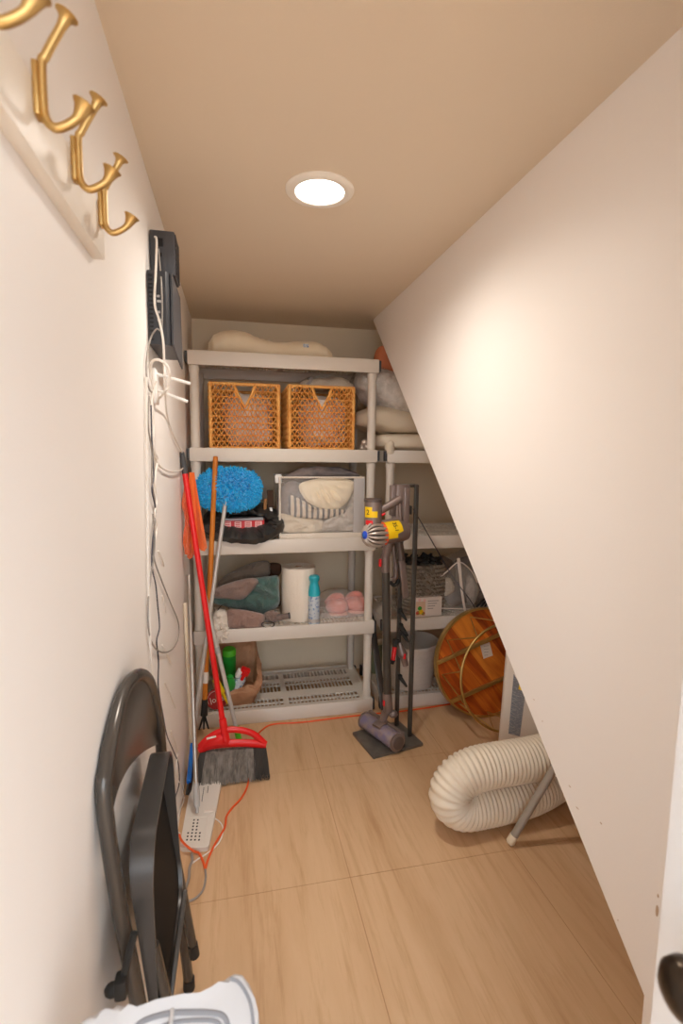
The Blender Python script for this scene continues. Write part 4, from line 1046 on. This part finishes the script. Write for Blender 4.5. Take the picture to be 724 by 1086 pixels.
vc = thing('cordless_vacuum', (.68, 2.12, .02), 'grey cordless stick vacuum with yellow stickers docked on the black stand', 'vacuum')
yv = 2.10
def pv(u, v, y=yv): return P(u, v, y=y)
tc_ = pv(395.5, 532); bc_ = pv(395.5, 562)
b = MB(); b.lathe([(.036, 0), (.040, .004), (.040, .018), (.0385, .020), (.0385, .15), (.036, .155)], (tc_.x, yv, tc_.z-.15), (0, 0, 1), 32); bin_ = b.build('dust_bin', 'vac_grey', vc)
b = MB(); b.lathe([(.0405, 0), (.0405, .010), (.035, .014), (.0, .0145)], (tc_.x, yv, tc_.z), (0, 0, 1), 32); b.build('bin_lid', 'vac_dark', bin_)
def wrap(cx, cy, r, z0, z1, a0, a1, m, name, par, n=10, notch=None):
    b = MB(); ro, ri = r+.0012, r
    for i in range(n):
        t0, t1 = R(a0+(a1-a0)*i/n), R(a0+(a1-a0)*(i+1)/n)
        zz1 = z1 if not notch or i < n*.6 else z0+(z1-z0)*.6
        b.prism([(cx+ro*math.cos(t0), cy+ro*math.sin(t0), z0), (cx+ro*math.cos(t1), cy+ro*math.sin(t1), z0), (cx+ro*math.cos(t1), cy+ro*math.sin(t1), zz1), (cx+ro*math.cos(t0), cy+ro*math.sin(t0), zz1)], (-(ro-ri)*math.cos((t0+t1)/2), -(ro-ri)*math.sin((t0+t1)/2), 0))
    return b.build(name, m, par)
zs = pv(390, 548).z
ys_ = wrap(tc_.x, yv, .0388, zs, pv(390, 537).z, 195, 285, 'sticker_y', 'yellow_sticker', vc, notch=1)
wrap(tc_.x, yv, .0388, pv(390, 556).z, pv(390, 551).z, 205, 255, 'vac_red', 'red_button', vc)
a = R(222); text_mesh("2", .030, frame((tc_.x+.0404*math.cos(a), yv+.0404*math.sin(a), zs+.022), (-math.sin(a), math.cos(a), 0), (0, 0, 1)), 'sticker_lettering', 'ink', ys_)
# cyclone: radial cones around a blue hub
hub = pv(386, 567.5, 2.055); ax = (pv(404, 567, 2.09)-hub).normalized(); Lc = (pv(404, 567, 2.09)-hub).length
b = MB(); x_ = ax.orthogonal().normalized(); y_ = ax.cross(x_)
for i in range(15):
    a = 2*math.pi*i/15; rd_ = x_*math.cos(a)+y_*math.sin(a)
    b.tube(catmull([hub+ax*.006+rd_*.015, hub+ax*.010+rd_*.030, hub+ax*.026+rd_*.045, hub+ax*.052+rd_*.050+x_.cross(rd_)*.0, hub+ax*Lc*.98+rd_*.046], 4), [.0034]*4+[.0044]*4+[.0060]*4+[.0074]*4+[.0074], 8)
b.build('cyclone_cone', 'nickel', vc)
b = MB(); b.lathe([(.010, .004), (.030, .022), (.040, Lc)], hub, ax, 24); b.build('cyclone_core', 'vac_dark', vc)
b = MB(); b.lathe([(.0, -.004), (.011, -.003), (.0175, .002), (.019, .014), (.014, .02)], hub, ax, 24); hub_ = b.build('hub', 'vac_blue', vc)
b = MB(); b.lathe([(.0065, 0), (.0065, -.0050), (0, -.0052)], hub, ax, 20); b.build('hub_centre', 'blue', hub_)
m0 = pv(404.5, 566, 2.092); m1 = pv(430, 562, 2.115); axm = (m1-m0).normalized(); Lm = (m1-m0).length
b = MB(); b.lathe([(.051, -.004), (.0525, .0), (.0525, .008), (.049, .010)], m0, axm, 32); b.build('orange_ring', 'orange_red', vc)
b = MB(); b.lathe([(.038, .0), (.0505, .006), (.0505, Lm*.5), (.050, Lm*.8), (.044, Lm), (.0, Lm+.004)], m0, axm, 32); b.build('motor_housing', 'vac_grey', vc)
# yellow sticker curved over the motor
b = MB(); xr_ = Vector((0, -1, 0)); xr_ = (xr_-axm*xr_.dot(axm)).normalized(); yr_ = axm.cross(xr_)
if yr_.z < 0: yr_ = -yr_
rows = []
for i in range(11):
    a = R(-22+i*10.2); rd_ = xr_*math.cos(a)+yr_*math.sin(a)
    rows.append([m0+axm*s_+rd_*(.0515) for s_ in ((.000, .02, .04, .055) if i < 3 else (.0, .03, .055, .082))])
b.sheet(rows, .001); ys2_ = b.build('yellow_sticker', 'sticker_y', vc)
a = R(34); rd_ = xr_*math.cos(a)+yr_*math.sin(a); tg_ = -xr_*math.sin(a)+yr_*math.cos(a)
text_mesh("35-1", .026, frame(m0+axm*.048+rd_*.0532, -tg_, axm), 'sticker_lettering', 'ink', ys2_)
# handle and battery
b = MB(); b.tube(catmull([pv(404, 541), pv(412, 536.5), pv(421, 531), pv(424.5, 529)], 5), .0150, 12, flat=1.2); b.tube(catmull([pv(423, 528), pv(424, 540), pv(424.5, 551), pv(426, 558)], 4), .009, 12); b.tube([pv(404, 554), pv(424, 550)], .008, 10); hd_ = b.build('handle', 'vac_grey', vc)
b = MB(); b.tube([pv(404.5, 546.5, 2.092), pv(408, 544.5, 2.092)], .0055, 10); b.build('trigger', 'vac_red', hd_)
b = MB(); p0, p1 = pv(417, 555), pv(435, 514)
b.box((p0.x+.012, 2.10, p0.z), (p1.x, 2.165, p1.z), bev=.006); b.box((p0.x-.004, 2.12, p0.z+.03), (p0.x+.02, 2.16, p1.z-.006), bev=.004); b.box((p1.x-.03, 2.088, p0.z), (p1.x-.004, 2.11, p1.z-.012), bev=.004); b.build('battery', 'vac_grey', vc)
# neck, wand, brush head
b = MB(); b.tube(catmull([pv(413, 572, 2.11), pv(411, 580, 2.11), pv(409, 590, 2.115)], 5), [.026]*5+[.021]*5+[.019], 16); q = pv(408.5, 588, 2.115); e = pv(408.5, 606, 2.12); b.tube([q, q.lerp(e, .2), e, e+Vector((0, 0, -.003))], [.019, .0215, .0215, .018], 16); b.build('neck', 'vac_grey', vc)
q = pv(403, 597, 2.105); b = MB(); b.box(q-Vector((.006, .006, .016)), q+Vector((.005, .006, .018)), bev=.002); b.build('release_tab', 'vac_red', vc)
w0, w1 = pv(409, 605, 2.12), pv(410.5, 737, 2.15)
b = MB(); b.tube([w0, w1], .0185, 18); b.build('wand', 'stand_black', vc)
w2 = pv(411.5, 752, 2.155)
b = MB(); b.tube([w1+Vector((0, 0, .01)), w1, w2, w2+Vector((0, 0, -.012))], [.021, .0225, .0225, .018], 18); b.build('collar', 'vac_grey', vc)
q = w1+Vector((-.019, -.010, -.035)); b = MB(); b.box(q-Vector((.004, .006, .012)), q+Vector((.004, .006, .014)), bev=.002); b.build('release_tab', 'vac_red', vc)
h0, h1 = Vector((.625, 2.285, .058)), Vector((.725, 2.055, .058)); hm = (h0+h1)/2; hd = (h1-h0).normalized()
b = MB(); b.tube([w2, w2.lerp(hm+Vector((.01, .02, .05)), .5), hm+Vector((.004, .0, .02))], [.017, .019, .014], 14); b.ball(w2+Vector((.022, -.008, -.022)), (.022, .022, .018), 14, 10); b.build('swivel_joint', 'vac_grey', vc)
b = MB(); b.tube([h0, h0+hd*.004, h1-hd*.004, h1], [.036, .040, .040, .037], 28); rol_ = b.build('roller', 'roller', vc)
b = MB(); sdv = hd.cross(Vector((0, 0, 1))).normalized()
b.lathe([(.0405, 0), (.043, .003), (.043, .012), (.0405, .014)], h1-hd*.013, hd, 28); b.lathe([(.0405, 0), (.043, .003), (.043, .012), (.0405, .014)], h0, hd, 28); b.bar(h0+sdv*-.030+Vector((0, 0, .02)), h1+sdv*-.030+Vector((0, 0, .02)), .02, .045, bev=.006) if sdv.x < 0 else b.bar(h0+sdv*.030+Vector((0, 0, .012)), h1+sdv*.030+Vector((0, 0, .012)), .02, .045, bev=.006); b.bar(hm+Vector((-.03, -.02, .036)), hm+Vector((.02, .012, .046)), .05, .012, bev=.003); b.build('head_housing', 'vac_grey', vc)
b = MB(); b.lathe([(.030, .0005), (.030, .004), (0, .005)], h1, hd, 24); b.build('end_cap', 'vac_dark', rol_)

# attachments hanging on the stand
at1 = thing('crevice_tool', (.73, 2.16, .7), 'long flat grey crevice tool hanging behind the vacuum wand', 'attachment', 'vacuum attachments on the stand')
b = MB(); b.tube([pv(423, 574, 2.14), pv(425.5, 594, 2.14)], .018, 14); b.build('socket_tube', 'vac_dark', at1)
b = MB(); b.bar(pv(425.5, 592, 2.14), pv(430, 634, 2.15), .030, .016, up=(0, 1, 0), bev=.004); b.build('blade', 'vac_grey', at1)
at2 = thing('extension_hose', (.7, 2.17, .75), 'bent grey hose tool hooked under the vacuum body', 'attachment', 'vacuum attachments on the stand')
b = MB(); b.tube(catmull([pv(417, 574, 2.17), pv(418, 590, 2.17), pv(419.5, 602, 2.17), pv(419, 612, 2.17), pv(415, 615, 2.17)], 5), [.010]*10+[.013]*11, 14); b.build('pipe', 'vac_grey', at2)
b = MB(); b.tube(catmull([pv(414, 617, 2.17), pv(417, 620.5, 2.17), pv(421, 619, 2.17), pv(422.5, 614, 2.17)], 4), .009, 12); b.build('cuff', 'black_rubber', at2)
at3 = thing('combination_tool', (.74, 2.2, .45), 'grey wedge brush tool with red trim clipped to the stand', 'attachment', 'vacuum attachments on the stand')
a, c = pv(423.5, 682, 2.21), pv(430, 706, 2.19)
b = MB(); b.tube([a, a.lerp(c, .5), a.lerp(c, .62), c], [.010, .024, .017, .014], 14); b.build('wedge', 'vac_grey', at3)
q = pv(428.5, 696, 2.185); b = MB(); b.box(q-Vector((.006, .008, .012)), q+Vector((.006, .004, .014)), bev=.002); b.build('tab', 'vac_red', at3)
at4 = thing('mini_brush', (.71, 2.2, .45), 'small red and black brush tool beside the vacuum wand', 'attachment', 'vacuum attachments on the stand')
a, c = pv(418.5, 686, 2.20), pv(416.5, 700, 2.19)
b = MB(); b.tube([a, c], [.011, .010], 12); b.build('grip', 'vac_red', at4)
b = MB(); b.tube([pv(420, 678, 2.205), a], [.016, .012], 12); b.tube([c, pv(415.5, 704, 2.19)], [.012, .008], 12); b.build('collar', 'black_rubber', at4)
b = MB(); q = [P(438, 540, y=2.15), P(450, 560, y=2.25), P(463, 583, y=2.36), P(480, 612, y=2.42), P(498, 636, y=2.43), P(506, 650, y=2.43)]
b.tube(catmull(q, 6), .0026, 8); tag(b.build('charger_cord', 'cable_d'), 'thin dark charger cord slanting from the vacuum stand to the table', 'cord')

# ------------------------------------------------------------------ second unit: braided basket, carton, bags, hamper
z = ZD[1]
rb2 = thing('braided_basket', (1.03, 2.63, z), 'grey braided rope basket behind the vacuum stand', 'basket')
b = MB(); nr, nc = 13, 44
for r_ in range(nr):
    zz = z+.012+r_*.0215; bulge = 1+.06*math.sin(math.pi*r_/nr)
    for k in range(nc):
        a = 2*math.pi*(k+.5*(r_ % 2))/nc; e = .55
        x = 1.03+.112*bulge*sgn_pow(math.cos(a), e); y = 2.625+.115*bulge*sgn_pow(math.sin(a), e)
        tn = Vector((-math.sin(a), math.cos(a), .45*(1 if r_ % 2 else -1))).normalized()
        p = Vector((x, y, zz)); b.tube([p-tn*.011, p-tn*.004, p+tn*.004, p+tn*.011], [.004, .0092, .0092, .004], 6)
b.build('braid', 'jute', rb2, ang=60)
b = MB(); b.ball((1.03, 2.625, z+.135), (.104, .107, .132), 24, 14, .5); b.build('lining', 'jute', rb2)
b = MB()
for i in range(46):
    q = Vector((1.03+random.uniform(-.10, .10), 2.625+random.uniform(-.10, .10), z+.285+random.uniform(-.01, .022))); b.ball(q, (random.uniform(.012, .026), random.uniform(.012, .02), random.uniform(.008, .014)), 8, 6, 1, wr=.006, ws=40, rot=Matrix.Rotation(random.uniform(-.8, .8), 3, 'Y'))
tag(b.build('dark_fabric', 'dark_stuff', ang=60), 'dark crumpled fabric filling the grey braided basket', 'fabric')
cb_ = thing('small_carton', (1.03, 2.50, z), 'small white carton with fruit picture before the braided basket', 'box')
p0, p1 = Vector((.955, 2.488, z)), Vector((1.108, 2.488, z))
b = MB(); b.box((.955, 2.488, z), (1.108, 2.53, z+.108), bev=.0015); b.build('carton', 'carton', cb_)
b = MB(); b.box((.958, 2.4865, z+.006), (1.012, 2.4881, z+.086)); pic_ = b.build('picture', 'print_tan', cb_)
for (dx, dz, r_, m) in ((.012, .020, .012, 'print_mix'), (.030, .024, .014, 'sticker_y'), (.042, .016, .010, 'print_mix'), (.022, .045, .012, 'green')):
    b = MB(); b.lathe([(r_, 0), (r_*.9, .0008), (0, .001)], (.958+dx, 2.4866, z+dz+.004), (0, -1, 0), 16); b.build('printed_fruit', m, pic_)
b = MB(); b.lathe([(.008, 0), (0, .001)], (.978, 2.4866, z+.095), (0, -1, 0), 14); b.lathe([(.008, 0), (0, .001)], (1.006, 2.4866, z+.092), (0, -1, 0), 14); b.build('pink_emblem', 'pink_print', cb_)
for i in range(4):
    b = MB(); b.box((1.026, 2.4868, z+.085-i*.014), (1.088-.010*i, 2.4881, z+.089-i*.014)); b.build('printed_line', 'print_grey', cb_)
# clear bags
bg = 'clear bags on the second shelving unit'
cb1 = thing('clear_bag', (1.25, 2.58, z), 'clear zip bag with a white seam standing beside the braided basket', 'bag', bg)
b = MB(); o = outl([(462, 647), (464, 622), (464, 612), (472, 606), (487, 597), (500, 606), (505, 622), (502, 642), (494, 648), (480, 647)], 2.56)
b.puff(o, .055, (0, -1, 0), wr=.010, ws=16, seed=2, pw=.35); b.build('film', 'plastic_wrap2', cb1, ang=60)
b = MB(); q = catmull([P(486, 592, y=2.51), P(488, 610, y=2.50), P(490, 630, y=2.50), P(493, 648, y=2.505)], 5); b.tube(q, [.010]*5+[.008]*5+[.007]*6, 8, flat=.25, up=(0, 1, 0)); b.tube(catmull([P(464, 614, y=2.52), P(474, 606, y=2.51), P(487, 596, y=2.51), P(500, 606, y=2.52), P(506, 618, y=2.53)], 4), .004, 6); b.tube([P(466, 645, y=2.51), P(500, 646, y=2.51)], .003, 6); b.build('seam', 'logo_white', cb1)
b = MB(); b.ball(P(474, 622, y=2.60), (.035, .025, .055), 16, 12, .9, wr=.014, ws=20, seed=4)
tag(b.build('tan_cloth', 'cream_quilt', ang=60), 'tan cloth bundle inside the clear zip bag', 'cloth', bg)
b = MB(); b.ball(P(483, 630, y=2.61), (.05, .03, .075), 16, 12, .9, wr=.02, ws=18, seed=5)
tag(b.build('slate_cloth', 'bag_stuff', ang=60), 'slate cloth in the middle of the clear zip bag', 'cloth', bg)
b = MB(); b.ball(P(499, 625, y=2.60), (.036, .03, .085), 16, 12, .9, wr=.018, ws=18, seed=6)
tag(b.build('grey_lilac_cloth', 'bedding', ang=60), 'grey mottled cloth at the right side of the clear zip bag', 'cloth', bg)
b = MB(); b.ball((1.20, 2.72, z+.14), (.09, .06, .14), 20, 14, .9, wr=.02, ws=14, seed=7)
tag(b.build('brown_plush', 'brown_stuff', ang=60), 'fuzzy brown bundle between the braided basket and clear bag', 'bundle', bg)
cb2 = thing('clear_bag', (1.3, 2.7, z), 'larger crinkled clear bag slumped behind the zip bag', 'bag', bg)
b = MB(); b.ball((1.38, 2.70, z+.16), (.16, .12, .165), 24, 16, .8, wr=.03, ws=10, seed=8); b.build('film', 'plastic_wrap', cb2, ang=50)
b = MB(); b.ball((1.40, 2.71, z+.14), (.13, .09, .13), 20, 14, .9, wr=.03, ws=10, seed=9); b.build('contents', 'bag_stuff', cb2, ang=60)
b = MB()
for i in range(4):
    a = P(505+i*3, 644+i*2, y=2.52); b.tube(catmull([a, a+Vector((.03, 0, .03+.006*i)), a+Vector((.07, .01, .055+.01*i))], 4), .006, 8)
tag(b.build('black_strap', 'black_rubber'), 'black rubber straps bunched behind the round table top edge', 'strap')
# hamper
z = ZD[0]
hm_ = thing('laundry_hamper', (.985, 2.62, z), 'pale ribbed canvas laundry tub on the bottom shelf', 'hamper')
b = MB(); pf = []
for i in range(29):
    t = i/28; pf.append((.128+.030*t+(.0022 if i % 3 == 0 else 0), .002+.245*t))
pf += [(.161, .250), (.158, .256), (.153, .252), (.150, .24)]; pf += [(.126, .02), (0, .02)]
b.lathe([(0, .001)]+pf, (.985, 2.63, z), (0, 0, 1), 48); b.build('tub', 'hamper', hm_, ang=35)
for sx_ in (1,):
    q = Vector((.985+.132*sx_, 2.56, z+.05))
    b = MB(); b.tube(catmull([q, q+Vector((.02, -.03, .015)), q+Vector((.035, -.04, .03))], 4), .007, 8); b.build('strap_handle', 'black_rubber', hm_)
b = MB(); b.ball((.985, 2.64, z+.105), (.118, .115, .05), 20, 12, .8, wr=.03, ws=14)
tag(b.build('hamper_liner', 'hamper_in', ang=60), 'grey folded fabric inside the laundry tub', 'fabric')
jr = thing('sage_jar', (.80, 2.72, z), 'sage green jar with cream lid beside the laundry tub', 'jar')
b = MB(); b.lathe([(.040, 0), (.045, .01), (.045, .17), (.042, .185)], (.828, 2.80, z), (0, 0, 1), 24); b.build('body', 'jar', jr)
b = MB(); b.lathe([(.048, .18), (.048, .21), (.043, .216), (0, .217)], (.828, 2.80, z), (0, 0, 1), 24); b.build('lid', 'ivory', jr)
b = MB(); b.bar((.745, 2.62, .46), (.752, 2.36, .055), .010, .035, up=(1, 0, 0), bev=.002)
b.bar((.744, 2.74, .52), (.745, 2.62, .46), .010, .035, up=(1, 0, 0), bev=.002)
tag(b.build('black_strut', 'black_metal'), 'black flat metal strut leaning in the gap between the shelving units', 'strut')

# ------------------------------------------------------------------ round brass and wood table on its side
tb = thing('round_table', (1.31, 2.3, 0), 'round acacia wood table with brass wire base tipped on its edge', 'table')
rT = .283
ct = P(513.5, 701.5, y=2.345); c2_ = P(540, 718, y=2.115)
nrm = (c2_-ct).normalized(); nrm.z = .17; nrm.normalize(); upv = (Vector((0, 0, 1))-nrm*nrm.z).normalized(); sdv = upv.cross(nrm)   # plane axes
if sdv.x < 0: sdv = -sdv
b = MB(); b.lathe([(0, -.012), (rT-.006, -.012), (rT-.006, .006), (0, .006)], ct, nrm, 72); b.build('table_top', 'wood_table', tb)
b = MB(); b.lathe([(rT-.006, -.016), (rT+.004, -.016), (rT+.004, .016), (rT-.006, .016)], ct, nrm, 72, closed=True); b.build('rim', 'brass2', tb)
def on(px):  # point on the plane of the underside
    d = P(*px, y=1.0)-CAM; t = (ct+nrm*.010-CAM).dot(nrm)/d.dot(nrm); return CAM+d*t
def ext(a, c):
    # chord of the round top through a and c
    d = (c-a).normalized(); m = ct+nrm*.010; f = (m-a).dot(d); q = a+d*f; hh = math.sqrt(max(0, (rT-.004)**2-(m-q).length**2)); return q-d*hh, q+d*hh
for (a, c) in (((463, 703), (530, 672)), ((477, 744), (533, 719))):
    p, q = ext(on(a), on(c)); b = MB(); b.bar(p+nrm*.006, q+nrm*.006, .020, .014, up=nrm, bev=.002); b.build('cross_bar', 'brass2', tb)
sq = on((516.5, 690)); b = MB(); b.bar(sq-upv*.036+sdv*.006-nrm*.0035, sq+upv*.036-sdv*.010-nrm*.0035, .058, .001, up=nrm); stk_ = b.build('paper_sticker', 'sticker', tb)
for i in range(4):
    c_ = sq+upv*(.024-i*.016); b = MB(); b.bar(c_-sdv*.018-nrm*.0028, c_+sdv*(.016-.004*i)-nrm*.0028, .002, .0008, up=nrm); b.build('printed_line', 'print_grey', stk_)
# floor ring and zigzag wires
c2 = c2_; r2 = .262; NZ = 9
ringp = lambda rr, cc_, a: cc_+sdv*rr*math.cos(a)+upv*rr*math.sin(a)
b = MB(); b.tube([ringp(r2, c2, 2*math.pi*i/72) for i in range(72)], .0062, 10, closed=True); b.build('floor_ring', 'brass2', tb)
for i in range(NZ):
    a0, a1, a2 = 2*math.pi*i/NZ+.15, 2*math.pi*(i+.5)/NZ+.15, 2*math.pi*(i+1)/NZ+.15
    b = MB(); b.tube([ringp(r2, c2, a0), ringp(.258, ct+nrm*.018, a1), ringp(r2, c2, a2)], .0038, 8); b.build('wire_strut', 'brass2', tb)

# ------------------------------------------------------------------ portable air conditioner, duct and pole under the stairs
ac = thing('air_conditioner', (1.3, 1.85, 0), 'white portable air conditioner casing with a slate warning label', 'air conditioner')
fo = Vector((1.112, 1.85, 0)); fx = Vector((.857, -.514, 0)).normalized(); fn_ = Vector((-fx.y, fx.x, 0))   # face corner, along the face, into the casing
fm = Matrix((fx, fn_, Vector((0, 0, 1)))).transposed()
def acb(lo, hi, bev=0, shear=0):
    g = b.box(lo, hi, bev=bev)
    for v in g: v.co = fo+fm@Vector((v.co.x+shear*(v.co.z-.2)*(1 if v.co.x < .1 else 0), v.co.y, v.co.z))
def onac(u, v, off=0):
    d = P(u, v, y=1.0)-CAM; q = fo-fn_*off; t = (q-CAM).dot(fn_)/d.dot(fn_); return CAM+d*t
b = MB(); acb((0, 0, .02), (.36, .125, .72), bev=.014, shear=.03); b.build('casing', 'ac', ac)
for x in (.04, .32):
    for y in (.03, .095):
        b = MB(); q = fo+fm@Vector((x, y, 0)); b.lathe([(.016, 0), (.018, .004), (.018, .018), (.012, .022)], q, (0, 0, 1), 14); b.build('caster', 'black_rubber', ac)
l4 = [onac(u, v, .0015) for u, v in ((544.5, 715), (557, 735), (551, 781), (539, 778))]
b = MB(); b.prism(l4, fn_*.0016); wl_ = b.build('warning_label', 'slate_label', ac)
b = MB(); b.prism([onac(549.5, 731, .003), onac(555.5, 733.5, .003), onac(551, 723, .003)], fn_*.001); b.build('warning_triangle', 'yellow', wl_)
b = MB()
for i in range(11):
    a_, c_ = onac(543.8-.55*i, 736+i*3.7, .0026), onac(550.5-.55*i-1.5*(i % 3), 739+i*3.7, .0026); b.bar(a_, c_, .0014, .0006, up=fn_)
b.build('label_line', 'grey_plastic', wl_)

hs = thing('exhaust_duct', (.9, 1.57, 0), 'ivory ribbed exhaust duct bent double on the floor', 'duct')
r0 = .0725
path = [(1.62, 1.66, .36), (1.45, 1.63, .30), (1.28, 1.60, .255), (1.12, 1.585, .236), (.98, 1.578, .234), (.90, 1.575, .233), (.84, 1.572, .226), (.79, 1.570, .205), (.762, 1.568, .170), (.757, 1.566, .140), (.775, 1.566, .108), (.815, 1.568, .087), (.87, 1.572, .0835), (.96, 1.578, .083), (1.08, 1.592, .083), (1.20, 1.63, .083), (1.32, 1.685, .083), (1.46, 1.76, .084), (1.60, 1.86, .085)]
pth = catmull(path, 40)
# even spacing
acc = [0]
for a, c in zip(pth[:-1], pth[1:]): acc.append(acc[-1]+(c-a).length)
tot = acc[-1]; NR = int(tot/.0165); NS = NR*5; ev = []; j = 0
for i in range(NS+1):
    s_ = tot*i/NS
    while j < len(acc)-2 and acc[j+1] < s_: j += 1
    f = (s_-acc[j])/max(1e-9, acc[j+1]-acc[j]); ev.append(pth[j].lerp(pth[j+1], f))
b = MB(); b.tube(ev, [r0+(.0058, .0042, -.0015, -.0015, .0042)[i % 5] for i in range(NS+1)], 36, up=(0, 1, 0)); b.build('ribbed_hose', 'hose', hs, ang=80)
b = MB(); d = (Vector(path[0])-Vector(path[1])).normalized(); b.tube([Vector(path[0])-d*.01, Vector(path[0])+d*.05], .082, 32); b.build('end_collar', 'white_plastic', hs)

pg = thing('grey_tube', (.95, 1.478, 0), 'grey metal tube with ivory end cap leaning across the exhaust duct', 'pole')
a = P(541, 893, z=.012); c = P(596, 800, y=1.44); d = (c-a).normalized()
e = a+d*1.02
b = MB(); b.tube([a+d*.02, e], .0135, 16); b.build('shaft', 'pole_grey', pg)
b = MB(); b.tube([a-d*.006, a, a+d*.022, a+d*.028], [.011, .0155, .0155, .0145], 16); b.build('end_cap', 'ivory', pg)

sl = bpy.data.lights.new('downlight', 'SPOT'); sl.energy = 43; sl.color = (1.0, .925, .84); sl.spot_size = R(163); sl.spot_blend = 1; sl.shadow_soft_size = .06
so = bpy.data.objects.new('downlight', sl); C.objects.link(so); so.location = (lc.x, lc.y, ZC-.012)
# ------------------------------------------------------------------ light from the hall behind the camera, camera
w = bpy.data.worlds.new('hall_daylight'); SC.world = w; w.use_nodes = True
w.node_tree.nodes['Background'].inputs[0].default_value = (.84, .92, 1.0, 1); w.node_tree.nodes['Background'].inputs[1].default_value = 4.7

cam = bpy.data.cameras.new('camera'); co = bpy.data.objects.new('camera', cam); C.objects.link(co)
m = Matrix((_R, _U, -_F)).transposed().to_4x4(); m.translation = CAM; co.matrix_world = m
cam.sensor_fit = 'VERTICAL'; cam.sensor_height = 36; cam.sensor_width = 24; cam.lens = FPX/1086*36; cam.clip_start = .02
cam.dof.use_dof = True; cam.dof.focus_distance = 2.3; cam.dof.aperture_fstop = 4.5
SC.camera = co
SC.view_settings.view_transform = 'Standard'; SC.view_settings.look = 'None'; SC.view_settings.exposure = .34; SC.view_settings.gamma = 1; SC.view_settings.use_curve_mapping = False
SC.cycles.use_denoising = True
SC.cycles.max_bounces = 14; SC.cycles.diffuse_bounces = 10; SC.cycles.transparent_max_bounces = 16
SC.cycles.sample_clamp_indirect = 6
